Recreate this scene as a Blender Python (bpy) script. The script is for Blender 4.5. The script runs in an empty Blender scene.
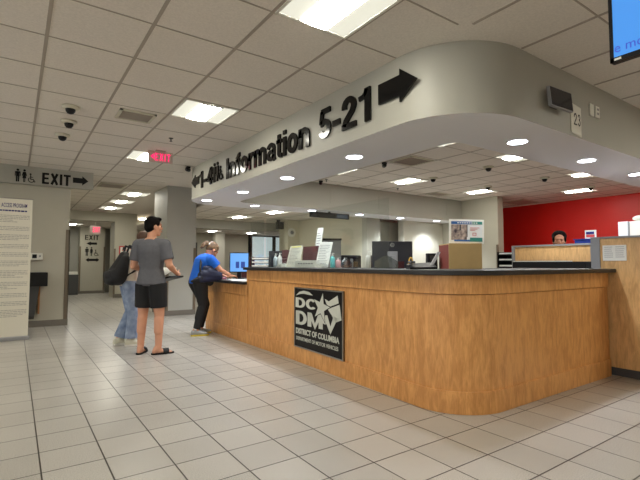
import bpy, bmesh, math, random
from mathutils import Vector, Matrix, Euler
random.seed(7)
C = bpy.context.scene.collection
PI = math.pi
V = Vector
CEIL = 2.78
FILL = 2.2
def arcp(cx, cy, rx, ry, a0, a1, n=9): return [(cx+rx*math.cos(math.radians(a0+(a1-a0)*i/n)), cy+ry*math.sin(math.radians(a0+(a1-a0)*i/n))) for i in range(n+1)]
W = .185; h_ = W/2
# bold sans strokes, cap height 1 : char -> (advance width, [(points, closed, stroke)])
GL = {
 'I': (.20, [([(.1,0),(.1,1)],0,.2)]),
 'i': (.18, [([(.09,0),(.09,.74)],0,W), ([(.09,.84),(.09,1)],0,W)]),
 'n': (.58, [([(h_,0),(h_,.74)],0,W), ([(h_,.40)]+arcp(.29,.445,.197,.21,165,0)+[(.487,0)],0,W)]),
 'm': (.90, [([(h_,0),(h_,.74)],0,W), ([(h_,.42)]+arcp(.27,.47,.178,.19,165,0)+[(.45,0)],0,W), ([(.45,.42)]+arcp(.628,.47,.178,.19,165,0)+[(.806,0)],0,W)]),
 'r': (.38, [([(h_,0),(h_,.74)],0,W), ([(h_,.38)]+arcp(.31,.42,.21,.23,165,95,4)+[(.37,.65)],0,W)]),
 'f': (.36, [([(.17,0),(.17,.76)]+arcp(.33,.76,.16,.155,180,95,4)+[(.37,.915)],0,W), ([(0,.655),(.35,.655)],0,.15)]),
 't': (.36, [([(.17,.93),(.17,.22)]+arcp(.30,.20,.13,.12,180,265,4)+[(.36,.08)],0,W), ([(0,.655),(.35,.655)],0,.15)]),
 'o': (.60, [(arcp(.30,.37,.208,.285,0,345,23),1,W)]),
 'a': (.57, [([(.07,.52)]+arcp(.275,.50,.20,.165,160,0)+[(.475,.12),(.52,0)],0,.17), ([(.475,.40),(.30,.375)]+arcp(.225,.235,.14,.145,90,280,10)+[(.38,.12),(.47,.24)],0,.15)]),
 '1': (.44, [([(.34,0),(.34,1)],0,.2), ([(.03,.745),(.19,.775),(.27,.85),(.31,.97)],0,.14)]),
 '2': (.56, [([(.095,.64)]+arcp(.28,.70,.185,.21,190,-15,11)+[(.40,.52),(.17,.27),(.10,.10)],0,W), ([(.0,.085),(.56,.085)],0,.17)]),
 '3': (.56, [([(.09,.72)]+arcp(.275,.72,.165,.19,170,-70,9)+[(.25,.53)],0,.16), ([(.25,.53)]+arcp(.275,.30,.19,.22,70,-170,10),0,.17)]),
 '4': (.58, [([(.42,0),(.42,1)],0,.19), ([(.40,.93),(.07,.33)],0,.15), ([(0,.29),(.58,.29)],0,.16)]),
 '5': (.56, [([(.13,.915),(.53,.915)],0,.17), ([(.17,.92),(.115,.50)],0,.15), ([(.10,.50)]+arcp(.275,.325,.19,.235,130,-160,12),0,.18)]),
 '-': (.32, [([(0,.36),(.32,.36)],0,.18)]),
 'E': (.56, [([(.1,0),(.1,1)],0,.2), ([(.1,.915),(.55,.915)],0,.17), ([(.1,.51),(.52,.51)],0,.16), ([(.1,.085),(.56,.085)],0,.17)]),
 'X': (.66, [([(.10,0),(.56,1)],0,.2), ([(.56,0),(.10,1)],0,.2)]),
 'T': (.60, [([(.30,0),(.30,1)],0,.2), ([(0,.915),(.6,.915)],0,.17)]),
 'D': (.66, [([(.1,0),(.1,1)],0,.2), ([(.1,.91),(.28,.91)]+arcp(.28,.5,.28,.41,88,-88,12)+[(.28,.09),(.1,.09)],0,.18)]),
 'C': (.66, [(arcp(.34,.5,.25,.41,40,320,18),0,.18)]),
 'M': (.82, [([(.1,0),(.1,1)],0,.2), ([(.72,0),(.72,1)],0,.2), ([(.14,.95),(.41,.08),(.68,.95)],0,.17)]),
 'V': (.70, [([(.09,1),(.35,.05),(.61,1)],0,.2)]),
}
def glyphs(text, fr, width, cap, th, gap=.075, wk=1.):
    """one MB per character, the text fitted to width; fr = (origin, u, v) in metres"""
    adv = sum(GL[c][0] for c in text)+gap*(len(text)-1); k = width/adv; x = 0; out = []
    o, u, q = V(fr[0]), V(fr[1]), V(fr[2])
    for c in text:
        mb = MB()
        for pts, cl, w in GL[c][1]: mb.ribbon(pts, w*wk, th, (o+u*(x*k), u*k, q*cap), bool(cl))
        out.append((c, mb)); x += GL[c][0]+gap
    return out

# ------------------------------------------------------------------ materials
def lin(c):
    return tuple(((x/255)/12.92 if x/255 <= .04045 else ((x/255+.055)/1.055)**2.4) for x in c)
def mat(name, rgb, rough=.5, metal=0., noise=0., nscale=20., bump=0., bscale=80., emit=None, estr=0., spec=.5, stretch=(1,1,1), rgb2=None, coat=0.):
    m = bpy.data.materials.new(name); m.use_nodes = True
    nt = m.node_tree; b = nt.nodes['Principled BSDF']
    c = lin(rgb)
    b.inputs['Base Color'].default_value = (*c, 1)
    b.inputs['Roughness'].default_value = rough
    b.inputs['Metallic'].default_value = metal
    b.inputs['Specular IOR Level'].default_value = spec
    if coat: b.inputs['Coat Weight'].default_value = coat
    if emit is not None:
        b.inputs['Emission Color'].default_value = (*lin(emit), 1)
        b.inputs['Emission Strength'].default_value = estr
    if noise or bump:
        tc = nt.nodes.new('ShaderNodeTexCoord'); mp = nt.nodes.new('ShaderNodeMapping')
        mp.inputs['Scale'].default_value = stretch
        nt.links.new(tc.outputs['Object'], mp.inputs['Vector'])
    if noise:
        n = nt.nodes.new('ShaderNodeTexNoise'); n.inputs['Scale'].default_value = nscale; n.inputs['Detail'].default_value = 5
        nt.links.new(mp.outputs[0], n.inputs['Vector'])
        r = nt.nodes.new('ShaderNodeValToRGB')
        r.color_ramp.elements[0].position = .3; r.color_ramp.elements[1].position = .7
        c2 = lin(rgb2) if rgb2 else tuple(x*(1-noise) for x in c)
        r.color_ramp.elements[0].color = (*c2, 1); r.color_ramp.elements[1].color = (*c, 1)
        nt.links.new(n.outputs['Fac'], r.inputs['Fac']); nt.links.new(r.outputs['Color'], b.inputs['Base Color'])
    if bump:
        n = nt.nodes.new('ShaderNodeTexNoise'); n.inputs['Scale'].default_value = bscale
        nt.links.new(mp.outputs[0], n.inputs['Vector'])
        bp = nt.nodes.new('ShaderNodeBump'); bp.inputs['Strength'].default_value = bump; bp.inputs['Distance'].default_value = .01
        nt.links.new(n.outputs['Fac'], bp.inputs['Height']); nt.links.new(bp.outputs['Normal'], b.inputs['Normal'])
    return m
def wood(name, ca, cb, scale=(26,26,1.6)):
    m = bpy.data.materials.new(name); m.use_nodes = True
    nt = m.node_tree; b = nt.nodes['Principled BSDF']; L = nt.links.new
    tc = nt.nodes.new('ShaderNodeTexCoord'); mp = nt.nodes.new('ShaderNodeMapping'); mp.inputs['Scale'].default_value = scale
    L(tc.outputs['Object'], mp.inputs['Vector'])
    n = nt.nodes.new('ShaderNodeTexNoise'); n.inputs['Scale'].default_value = 1.0; n.inputs['Detail'].default_value = 8; n.inputs['Roughness'].default_value = .65; n.inputs['Distortion'].default_value = .6
    L(mp.outputs[0], n.inputs['Vector'])
    n2 = nt.nodes.new('ShaderNodeTexNoise'); n2.inputs['Scale'].default_value = 1.7; n2.inputs['Detail'].default_value = 3
    L(tc.outputs['Object'], n2.inputs['Vector'])
    mp3 = nt.nodes.new('ShaderNodeMapping'); mp3.inputs['Scale'].default_value = (150,150,14); L(tc.outputs['Object'], mp3.inputs['Vector'])
    n3 = nt.nodes.new('ShaderNodeTexNoise'); n3.inputs['Scale'].default_value = 1.; n3.inputs['Detail'].default_value = 4; L(mp3.outputs[0], n3.inputs['Vector'])
    m3 = nt.nodes.new('ShaderNodeMath'); m3.operation = 'MULTIPLY_ADD'; m3.inputs[1].default_value = .45; m3.inputs[2].default_value = -.225; L(n3.outputs['Fac'], m3.inputs[0])
    m4 = nt.nodes.new('ShaderNodeMath'); m4.operation = 'ADD'; L(m3.outputs[0], m4.inputs[0]); L(n.outputs['Fac'], m4.inputs[1])
    mx = nt.nodes.new('ShaderNodeMath'); mx.operation = 'MULTIPLY_ADD'; mx.inputs[1].default_value = .35; L(n2.outputs['Fac'], mx.inputs[0]); L(m4.outputs[0], mx.inputs[2])
    r = nt.nodes.new('ShaderNodeValToRGB'); r.color_ramp.elements[0].position = .52; r.color_ramp.elements[1].position = .80
    r.color_ramp.elements[0].color = (*lin(cb), 1); r.color_ramp.elements[1].color = (*lin(ca), 1)
    L(mx.outputs[0], r.inputs['Fac']); L(r.outputs['Color'], b.inputs['Base Color'])
    b.inputs['Roughness'].default_value = .42
    return m
def floor_mat():
    m = bpy.data.materials.new('floor_tile'); m.use_nodes = True
    nt = m.node_tree; b = nt.nodes['Principled BSDF']; L = nt.links.new; N = nt.nodes.new
    tc = N('ShaderNodeTexCoord'); sp = N('ShaderNodeSeparateXYZ'); L(tc.outputs['Object'], sp.inputs[0])
    def math_(op, a, v=None, v2=None):
        n = N('ShaderNodeMath'); n.operation = op
        if hasattr(a, 'links'): L(a, n.inputs[0])
        else: n.inputs[0].default_value = a
        if v is not None:
            if hasattr(v, 'links'): L(v, n.inputs[1])
            else: n.inputs[1].default_value = v
        if v2 is not None: n.inputs[2].default_value = v2
        return n.outputs[0]
    S = .3045
    gx = math_('DIVIDE', math_('SUBTRACT', sp.outputs['X'], .149), S); gy = math_('DIVIDE', math_('SUBTRACT', sp.outputs['Y'], 1.935-.3045*20), .3015)
    gx = math_('ADD', gx, 100.); gy = math_('ADD', gy, 100.)
    fx = math_('FRACT', gx); fy = math_('FRACT', gy)
    dx = math_('MINIMUM', fx, math_('SUBTRACT', 1., fx)); dy = math_('MINIMUM', fy, math_('SUBTRACT', 1., fy))
    d = math_('MINIMUM', dx, dy)
    rp = N('ShaderNodeMapRange'); rp.inputs['From Min'].default_value = .010; rp.inputs['From Max'].default_value = .016; L(d, rp.inputs['Value'])
    cx = math_('FLOOR', gx); cy = math_('FLOOR', gy)
    cb = N('ShaderNodeCombineXYZ'); L(cx, cb.inputs[0]); L(cy, cb.inputs[1])
    wn = N('ShaderNodeTexWhiteNoise'); wn.noise_dimensions = '2D'; L(cb.outputs[0], wn.inputs['Vector'])
    n = N('ShaderNodeTexNoise'); n.inputs['Scale'].default_value = 190; n.inputs['Detail'].default_value = 3; L(tc.outputs['Object'], n.inputs['Vector'])
    n2 = N('ShaderNodeTexNoise'); n2.inputs['Scale'].default_value = 1.1; n2.inputs['Detail'].default_value = 4; L(tc.outputs['Object'], n2.inputs['Vector'])
    t = math_('MULTIPLY_ADD', n.outputs['Fac'], 2.2, -.6)
    t = math_('ADD', t, math_('MULTIPLY_ADD', wn.outputs['Value'], .14, -.07))
    t = math_('ADD', t, math_('MULTIPLY_ADD', n2.outputs['Fac'], .5, -.25))
    r = N('ShaderNodeValToRGB'); r.color_ramp.elements[0].position = .1; r.color_ramp.elements[1].position = .9
    r.color_ramp.elements[0].color = (*lin((140,136,128)), 1); r.color_ramp.elements[1].color = (*lin((194,189,180)), 1)
    L(t, r.inputs['Fac'])
    mx = N('ShaderNodeMix'); mx.data_type = 'RGBA'; L(rp.outputs[0], mx.inputs['Factor'])
    mx.inputs['A'].default_value = (*lin((46,36,26)), 1); L(r.outputs['Color'], mx.inputs['B'])
    L(mx.outputs['Result'], b.inputs['Base Color'])
    rr = math_('MULTIPLY_ADD', n2.outputs['Fac'], .12, .25)
    L(rr, b.inputs['Roughness'])
    bp = N('ShaderNodeBump'); bp.inputs['Strength'].default_value = .5; bp.inputs['Distance'].default_value = .002
    L(rp.outputs[0], bp.inputs['Height']); L(bp.outputs['Normal'], b.inputs['Normal'])
    return m
def glass_mat(name='clear_acrylic', tint=(247,250,250), refl=.9, base=.05):
    m = bpy.data.materials.new(name); m.use_nodes = True
    nt = m.node_tree; nt.nodes.clear(); L = nt.links.new
    o = nt.nodes.new('ShaderNodeOutputMaterial'); t = nt.nodes.new('ShaderNodeBsdfTransparent'); g = nt.nodes.new('ShaderNodeBsdfGlossy')
    t.inputs['Color'].default_value = (*lin(tint), 1); g.inputs['Roughness'].default_value = .03
    f = nt.nodes.new('ShaderNodeLayerWeight'); f.inputs['Blend'].default_value = .5
    pw = nt.nodes.new('ShaderNodeMath'); pw.operation = 'POWER'; pw.inputs[1].default_value = 4.; L(f.outputs['Facing'], pw.inputs[0])
    ml = nt.nodes.new('ShaderNodeMath'); ml.operation = 'MULTIPLY_ADD'; ml.inputs[1].default_value = refl*.4; ml.inputs[2].default_value = base; L(pw.outputs[0], ml.inputs[0])
    mx = nt.nodes.new('ShaderNodeMixShader'); L(ml.outputs[0], mx.inputs['Fac']); L(t.outputs[0], mx.inputs[1]); L(g.outputs[0], mx.inputs[2]); L(mx.outputs[0], o.inputs['Surface'])
    return m

WARM = (255, 250, 228)
M_floor = floor_mat()
M_ceil = mat('ceiling_tile', (228,221,211), .95, noise=.12, nscale=70, bump=.25, bscale=160)
M_tbar = mat('tbar_metal', (164,154,142), .6)
M_outer = mat('hall_paint', (226,220,204), .7)
M_wall = mat('wall_paint', (178,174,158), .6, noise=.04, nscale=3)
M_walld = mat('wall_paint_grey', (166,164,154), .6, noise=.05, nscale=3)
M_soffit = mat('soffit_paint', (164,162,151), .48, noise=.05, nscale=2.5)
M_soffun = mat('soffit_underside_paint', (236,235,238), .7)
M_red = mat('red_paint', (232,30,20), .42, noise=.08, nscale=2)
M_base = mat('base_board', (112,106,96), .5, noise=.1, nscale=8)
M_wood = wood('maple_laminate', (220,162,98), (190,132,72), (22,22,4.5))
M_wood2 = wood('pale_maple_laminate', (220,176,118), (190,148,94), (22,22,4.5))
M_top = mat('dark_laminate', (38,36,35), .45, noise=.4, nscale=300)
M_black = mat('black_plastic', (13,13,15), .45, spec=.3)
M_gloss = mat('gloss_black_letters', (9,9,10), .14, spec=.3)
M_letter = mat('matte_black_letters', (16,15,16), .5, spec=.25)
M_screen_off = mat('dark_screen', (24,25,34), .12)
M_white = mat('white_plastic', (226,224,214), .4)
M_paper = mat('white_paper', (226,224,214), .8)
M_cream = mat('cream_paper', (205,200,180), .8)
M_ink = mat('printed_ink', (128,126,126), .8)
M_navyink = mat('navy_ink', (40,42,110), .8)
M_redink = mat('red_ink', (190,70,70), .8)
M_yellowink = mat('yellow_print', (214,205,90), .8)
M_metal = mat('brushed_metal', (170,168,160), .3, metal=.9, noise=.1, nscale=30, stretch=(1,1,12))
M_guard = mat('corner_guard_brown', (104,92,76), .4)
M_grey = mat('grey_trim', (140,140,140), .4)
M_dgrey = mat('dark_grey', (70,70,70), .5)
M_maroon = mat('maroon_board', (74,26,28), .6)
M_brick = mat('red_brown_side', (118,54,44), .6)
M_tan = mat('tan_board', (178,150,100), .7, noise=.08, nscale=12)
M_blue = mat('blue_plastic', (24,48,128), .4)
M_troff = mat('troffer_reflector', (70,70,64), .5, emit=(255,252,232), estr=.74)
M_lamp = mat('troffer_lens', (250,250,240), .5, emit=(255,251,236), estr=50.)
M_lampin = mat('troffer_lens_inner', (250,250,240), .5, emit=(255,252,240), estr=38.)
M_down = mat('downlight_lens', (250,250,250), .5, emit=(232,238,255), estr=20.)
M_tv = mat('tv_blue_screen', (20,60,110), .2, emit=(84,158,240), estr=.8)
M_tvt = mat('tv_screen_text', (40,60,150), .3, emit=(62,84,190), estr=.7)
M_mon = mat('monitor_lit_screen', (20,60,110), .2, emit=(120,180,248), estr=.8)
M_mond = mat('monitor_window_block', (20,40,90), .3, emit=(50,84,170), estr=.5)
M_exit = mat('exit_letters_lit', (200,20,60), .4, emit=(255,40,110), estr=1.3)
M_exitp = mat('exit_panel', (200,180,168), .25)
M_glass = glass_mat()
M_glass2 = glass_mat('window_glass', (200,215,215), .8, .06)
M_winlit = mat('far_room_pane', (215,225,225), .3, emit=(215,232,235), estr=.5)
M_silver = mat('silver_foil', (204,207,196), .4, metal=.1)
M_signblk = mat('sign_black', (12,11,12), .4, spec=.25)
M_tealp = mat('teal_print', (40,120,110), .6)
M_bluep = mat('blue_print', (40,90,150), .6)
M_photo = mat('poster_photo', (200,180,165), .6, noise=.9, nscale=26, rgb2=(52,40,48))
M_pale = mat('pale_print', (220,222,220), .6)

# ------------------------------------------------------------------ mesh builder
class MB:
    def __init__(s): s.v = []; s.f = []; s.sm = []
    def add(s, vs, fs, smooth=False, mtx=None):
        o = len(s.v)
        s.v += [(mtx @ V(p)) if mtx else V(p) for p in vs]
        s.f += [[i+o for i in f] for f in fs]; s.sm += [smooth]*len(fs)
        return s
    def box(s, x0, x1, y0, y1, z0, z1, mtx=None, bev=0.):
        if bev:
            bm = bmesh.new(); bmesh.ops.create_cube(bm, size=1)
            for v in bm.verts: v.co = V(((x0+x1)/2+v.co.x*(x1-x0), (y0+y1)/2+v.co.y*(y1-y0), (z0+z1)/2+v.co.z*(z1-z0)))
            bmesh.ops.bevel(bm, geom=bm.edges[:], offset=bev, segments=2, affect='EDGES', profile=.6)
            return s.bm(bm, mtx)
        vs = [(x0,y0,z0),(x1,y0,z0),(x1,y1,z0),(x0,y1,z0),(x0,y0,z1),(x1,y0,z1),(x1,y1,z1),(x0,y1,z1)]
        return s.add(vs, [[0,3,2,1],[4,5,6,7],[0,1,5,4],[1,2,6,5],[2,3,7,6],[3,0,4,7]], mtx=mtx)
    def bm(s, bm, mtx=None, smooth=False):
        bm.verts.index_update()
        s.add([v.co.copy() for v in bm.verts], [[v.index for v in f.verts] for f in bm.faces], smooth, mtx); bm.free(); return s
    def loft(s, rings, n=16, caps=True, smooth=True, mtx=None):
        vs = []; fs = []
        for c, a, b in rings:
            for i in range(n):
                t = 2*PI*i/n; vs.append(V(c)+V(a)*math.cos(t)+V(b)*math.sin(t))
        for k in range(len(rings)-1):
            for i in range(n):
                j = (i+1) % n; fs.append([k*n+i, k*n+j, (k+1)*n+j, (k+1)*n+i])
        if caps:
            fs.append(list(range(n))[::-1]); fs.append([(len(rings)-1)*n+i for i in range(n)])
        return s.add(vs, fs, smooth, mtx)
    def cap(s, p0, r0, p1, r1, n=14, flat=False, mtx=None):
        p0 = V(p0); p1 = V(p1); d = p1-p0
        if d.length < 1e-6: d = V((0,0,1e-4))
        d.normalize(); a = d.orthogonal().normalized(); b = d.cross(a)
        R = []
        if not flat:
            for k in range(1, 5): t = PI/2*k/5; R.append((p0-d*r0*math.cos(t), a*r0*math.sin(t), b*r0*math.sin(t)))
        R.append((p0, a*r0, b*r0)); R.append((p1, a*r1, b*r1))
        if not flat:
            for k in range(1, 5): t = PI/2*k/5; R.append((p1+d*r1*math.sin(t), a*r1*math.cos(t), b*r1*math.cos(t)))
        return s.loft(R, n, mtx=mtx)
    def tube(s, pts, r, n=8):
        for a, b in zip(pts, pts[1:]): s.cap(a, r, b, r, n)
        return s
    def ell(s, c, r, mtx=None, n=18, m=12):
        R = []
        for k in range(1, m):
            t = PI*k/m; R.append((V((c[0], c[1], c[2]-r[2]*math.cos(t))), V((r[0]*math.sin(t),0,0)), V((0,r[1]*math.sin(t),0))))
        return s.loft(R, n, mtx=mtx)
    def ring(s, r0, r1, z0, z1, c=(0,0,0), n=28):
        vs = []; fs = []; c = V(c)
        for r, z in ((r0,z0),(r1,z0),(r1,z1),(r0,z1)):
            for i in range(n): t = 2*PI*i/n; vs.append(c+V((r*math.cos(t), r*math.sin(t), z)))
        for k in range(4):
            for i in range(n): j = (i+1) % n; l = (k+1) % 4; fs.append([k*n+i, k*n+j, l*n+j, l*n+i])
        return s.add(vs, fs)
    def ribbon(s, pts, w, th, fr, closed=False):
        """stroke of width w along 2D points, extruded th"""
        o, u, q = V(fr[0]), V(fr[1]), V(fr[2]); nn = u.cross(q).normalized()*th; n = len(pts); L_ = []; R_ = []
        P = [Vector((a, b)) for a, b in pts]
        for i in range(n):
            a = P[(i-1) % n] if (closed or i > 0) else None; b = P[(i+1) % n] if (closed or i < n-1) else None
            d0 = (P[i]-a).normalized() if a is not None else None; d1 = (b-P[i]).normalized() if b is not None else None
            if d0 is None: d0 = d1
            if d1 is None: d1 = d0
            n0 = Vector((-d0.y, d0.x)); n1 = Vector((-d1.y, d1.x)); m = (n0+n1)
            m = m.normalized() if m.length > 1e-4 else n0
            k = w/2/max(.45, m.dot(n0)); L_.append(P[i]+m*k); R_.append(P[i]-m*k)
        vs = [o+u*p.x+q*p.y for p in L_]+[o+u*p.x+q*p.y for p in R_]; vs += [v+nn for v in vs]
        N = 2*n; fs = []
        for i in range(n if closed else n-1):
            j = (i+1) % n; fs += [[i, n+i, n+j, j], [N+i, N+j, N+n+j, N+n+i], [i, j, N+j, N+i], [n+i, N+n+i, N+n+j, n+j]]
        if not closed: fs += [[0, N, N+n, n], [n-1, 2*n-1, N+2*n-1, N+n-1]]
        return s.add(vs, fs)
    def lathe(s, prof, c=(0,0,0), n=24, mtx=None):
        return s.loft([(V(c)+V((0,0,z)), V((r,0,0)), V((0,r,0))) for r, z in prof], n, mtx=mtx)
    def prism(s, poly, th, fr):
        """2D polygon (u,v), extruded th along frame normal; fr = (origin, u axis, v axis)"""
        o, u, w = V(fr[0]), V(fr[1]), V(fr[2]); nn = u.cross(w).normalized()
        bm = bmesh.new(); vs = [bm.verts.new(o+u*p[0]+w*p[1]) for p in poly]
        f = bm.faces.new(vs); 
        r = bmesh.ops.extrude_face_region(bm, geom=[f])
        for e in r['geom']:
            if isinstance(e, bmesh.types.BMVert): e.co += nn*th
        bmesh.ops.recalc_face_normals(bm, faces=bm.faces[:])
        bmesh.ops.triangulate(bm, faces=[f for f in bm.faces if len(f.verts) > 4])
        return s.bm(bm)
    def text(s, body, size, fr, th=.004, bold=0., sx=1., align='LEFT'):
        cu = bpy.data.curves.new('t', 'FONT'); cu.body = body; cu.size = size; cu.extrude = th/2; cu.offset = bold; cu.align_x = align; cu.resolution_u = 4
        ob = bpy.data.objects.new('t', cu); C.objects.link(ob)
        dg = bpy.context.evaluated_depsgraph_get(); dg.update()
        me = bpy.data.meshes.new_from_object(ob.evaluated_get(dg))
        o, u, w = V(fr[0]), V(fr[1]), V(fr[2]); nn = u.cross(w).normalized()
        s.add([o+u*(v.co.x*sx)+w*v.co.y+nn*(v.co.z+th/2) for v in me.vertices], [list(p.vertices) for p in me.polygons])
        bpy.data.objects.remove(ob); bpy.data.curves.remove(cu); bpy.data.meshes.remove(me); return s
    def build(s, name, m, parent=None, org=None, fixn=True, voxel=None, smooth_it=0, bevel=0.):
        me = bpy.data.meshes.new(name)
        if parent is not None: org = ORG[parent.name]
        elif org is None:
            xs = [p.x for p in s.v]; ys = [p.y for p in s.v]; zs = [p.z for p in s.v]
            org = V(((min(xs)+max(xs))/2, (min(ys)+max(ys))/2, min(zs)))
        org = V(org)
        me.from_pydata([p-org for p in s.v], [], s.f); me.validate()
        for p, q in zip(me.polygons, s.sm): p.use_smooth = q
        if fixn and not voxel:
            bm = bmesh.new(); bm.from_mesh(me); bmesh.ops.recalc_face_normals(bm, faces=bm.faces[:]); bm.to_mesh(me); bm.free()
        o = bpy.data.objects.new(name, me); C.objects.link(o)
        if voxel:
            r = o.modifiers.new('r', 'REMESH'); r.mode = 'VOXEL'; r.voxel_size = voxel; r.use_smooth_shade = True
            if smooth_it:
                q = o.modifiers.new('s', 'SMOOTH'); q.factor = .5; q.iterations = smooth_it
            dg = bpy.context.evaluated_depsgraph_get(); dg.update()
            me2 = bpy.data.meshes.new_from_object(o.evaluated_get(dg)); o.modifiers.clear(); o.data = me2; me2.name = name
            for p in me2.polygons: p.use_smooth = True
        if bevel:
            q = o.modifiers.new('b', 'BEVEL'); q.width = bevel; q.segments = 2; q.limit_method = 'ANGLE'
        o.data.materials.append(m)
        if parent is not None: o.parent = parent; ORG[o.name] = org
        else: o.location = org; ORG[o.name] = org
        return o
ORG = {}
def thing(name, label, cat, loc, group=None):
    o = bpy.data.objects.new(name, None); C.objects.link(o); o.location = loc; o.empty_display_size = .1
    o['label'] = label; o['category'] = cat
    if group: o['group'] = group
    ORG[o.name] = V(loc); return o
def tag(o, label, cat, group=None):
    o['label'] = label; o['category'] = cat
    if group: o['group'] = group
    return o
def struct(mb, name, m, **k):
    o = mb.build(name, m, **k)
    if o.parent is None: o['kind'] = 'structure'
    return o
def plab(o, l): o['label'] = l; return o
def dup(root, loc, label, group=None, rz=0):
    r = root.copy(); C.objects.link(r); r.location = loc; r.rotation_euler = (0,0,rz); r['label'] = label
    if group: r['group'] = group
    for ch in list(root.children):
        c = ch.copy(); C.objects.link(c); c.parent = r
        for g in list(ch.children):
            d = g.copy(); C.objects.link(d); d.parent = c
    return r
def bx(*a, **k): return MB().box(*a, **k)

# ------------------------------------------------------------------ room shell
XW0, XW1, YW0, YW1 = -5.2, 12.0, -4.2, 20.0
struct(bx(XW0-.2, XW1+.2, YW0-.2, YW1+.2, -.1, 0), 'floor', M_floor, org=(0,0,0))
# ceiling: high slab, and the lower one behind the far beam
struct(bx(XW0-.2, XW1+.2, YW0-.2, YW1+.2, CEIL, CEIL+.1), 'ceiling', M_ceil, org=(0,0,0))
struct(bx(3.4, 12., 8.05, 12.3, 2.4, 2.43), 'ceiling_low', M_ceil)
struct(bx(XW0-.2, XW0, YW0, YW1, 0, CEIL), 'wall_left', M_outer)
struct(bx(XW0-.2, XW1+.2, YW0-.2, YW0, 0, CEIL), 'wall_back', M_outer)
struct(bx(XW0-.2, XW1+.2, YW1, YW1+.2, 0, CEIL), 'wall_far', M_walld)
struct(bx(XW1, XW1+.2, YW0, YW1, 0, CEIL), 'wall_red', M_red)
struct(bx(XW0, .80, 9.15, 13.2, 0, CEIL), 'wall_block', M_wall)
struct(bx(XW0, .803, 9.135, 9.15, 0, .11).box(.80, .815, 9.135, 13.2, 0, .11), 'baseboard_block', M_base)
g = bx(.745, .812, 9.138, 9.15, .11, 1.72).box(.80, .812, 9.138, 9.21, .11, 1.72)
struct(g, 'trim_1', M_guard)
# header and jamb of the corridor opening
struct(bx(-2, 3.35, 15.6, 15.85, 2.49, CEIL), 'wall_header', M_wall)
struct(bx(2.66, 3.33, 15.6, 16.4, 0, 2.49), 'wall_jamb', M_wall)
struct(bx(2.65, 2.70, 15.585, 15.6, 0, 1.6), 'trim_2', M_guard)
struct(bx(2.66, 3.33, 15.58, 15.6, 0, .12), 'baseboard_jamb', M_base)
col = struct(bx(1.96, 2.80, 18.4, 19.0, 0, CEIL), 'wall_column', M_wall)
struct(bx(1.945, 2.0, 18.385, 18.4, 0, 1.75).box(2.76, 2.815, 18.385, 18.4, 0, 1.75), 'trim_3', M_guard)
struct(bx(1.95, 2.81, 18.38, 18.4, 0, .1), 'baseboard_column', M_base)
struct(bx(-2., 3.35, 15.85, 19.9, 2.49, 2.52), 'ceiling_corridor', M_ceil)
struct(bx(.6, 1.96, 18.9, 19.1, 0, CEIL).box(2.8, 3.4, 18.9, 19.1, 0, CEIL), 'wall_corridor', M_walld)
# square pillar
struct(bx(2.64, 3.27, 9.5, 10.55, 0, CEIL), 'wall_pillar', M_walld)
struct(bx(2.63, 3.28, 9.49, 9.5, 0, .11).box(2.63, 2.64, 9.5, 10.55, 0, .11), 'baseboard_pillar', M_base)
struct(bx(2.632, 2.69, 9.492, 9.5, .11, 1.45).box(2.632, 2.64, 9.5, 9.56, .11, 1.45).box(3.22,3.28,9.492,9.5,.11,1.45), 'trim_4', M_guard)
# soffit ring over the service desk : outer rounded rectangle, inner rectangle
def rrect(x0, x1, y0, y1, rs, n=14):
    """corner radii rs = (x0y0, x1y0, x1y1, x0y1), counter-clockwise from x0y0"""
    out = []
    for (cx, cy, sx, sy, a0, r) in ((x0,y0,1,1,PI,rs[0]), (x1,y0,-1,1,1.5*PI,rs[1]), (x1,y1,-1,-1,0,rs[2]), (x0,y1,1,-1,.5*PI,rs[3])):
        if r == 0: out.append((cx, cy)); continue
        for i in range(n+1):
            t = a0+PI/2*i/n; out.append((cx+sx*r+r*math.cos(t), cy+sy*r+r*math.sin(t)))
    return out
def soffit():
    Z = 2.225
    def arc(cx, cy, r, a0, a1, n=14): return [(cx+r*math.cos(math.radians(a0+(a1-a0)*i/n)), cy+r*math.sin(math.radians(a0+(a1-a0)*i/n))) for i in range(n+1)]
    P = [(XW1, 1.84)]+arc(2.505+.66, 1.84+.66, .66, 270, 180)+arc(2.505+.62, 8.05-.62, .62, 180, 90)+[(9.95, 8.05), (9.95, 7.36)]
    P += arc(3.28+.2, 7.36-.2, .2, 90, 180, 6)+arc(3.28+.12, 2.54+.12, .12, 180, 270, 8)+[(XW1, 2.54)]
    n = len(P); mu = MB(); ms = MB()
    bm = bmesh.new(); f = bm.faces.new([bm.verts.new((a, b, Z)) for a, b in P]); bmesh.ops.triangulate(bm, faces=[f], ngon_method='EAR_CLIP'); bm.verts.index_update()
    mu.add([v.co.copy() for v in bm.verts], [[v.index for v in f.verts] for f in bm.faces]); bm.free()
    ms.add([(a, b, Z) for a, b in P]+[(a, b, CEIL) for a, b in P], [[i, (i+1) % n, n+(i+1) % n, n+i] for i in range(n)], True)
    return ms, mu
ms, mu = soffit()
sf = struct(ms, 'wall_soffit', M_soffit, org=(0,0,0), fixn=False)
un = mu.build('soffit_underside', M_soffun, parent=sf, fixn=False)
for o in (sf,):
    m_ = o.modifiers.new('e', 'EDGE_SPLIT'); m_.split_angle = math.radians(35)
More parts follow.
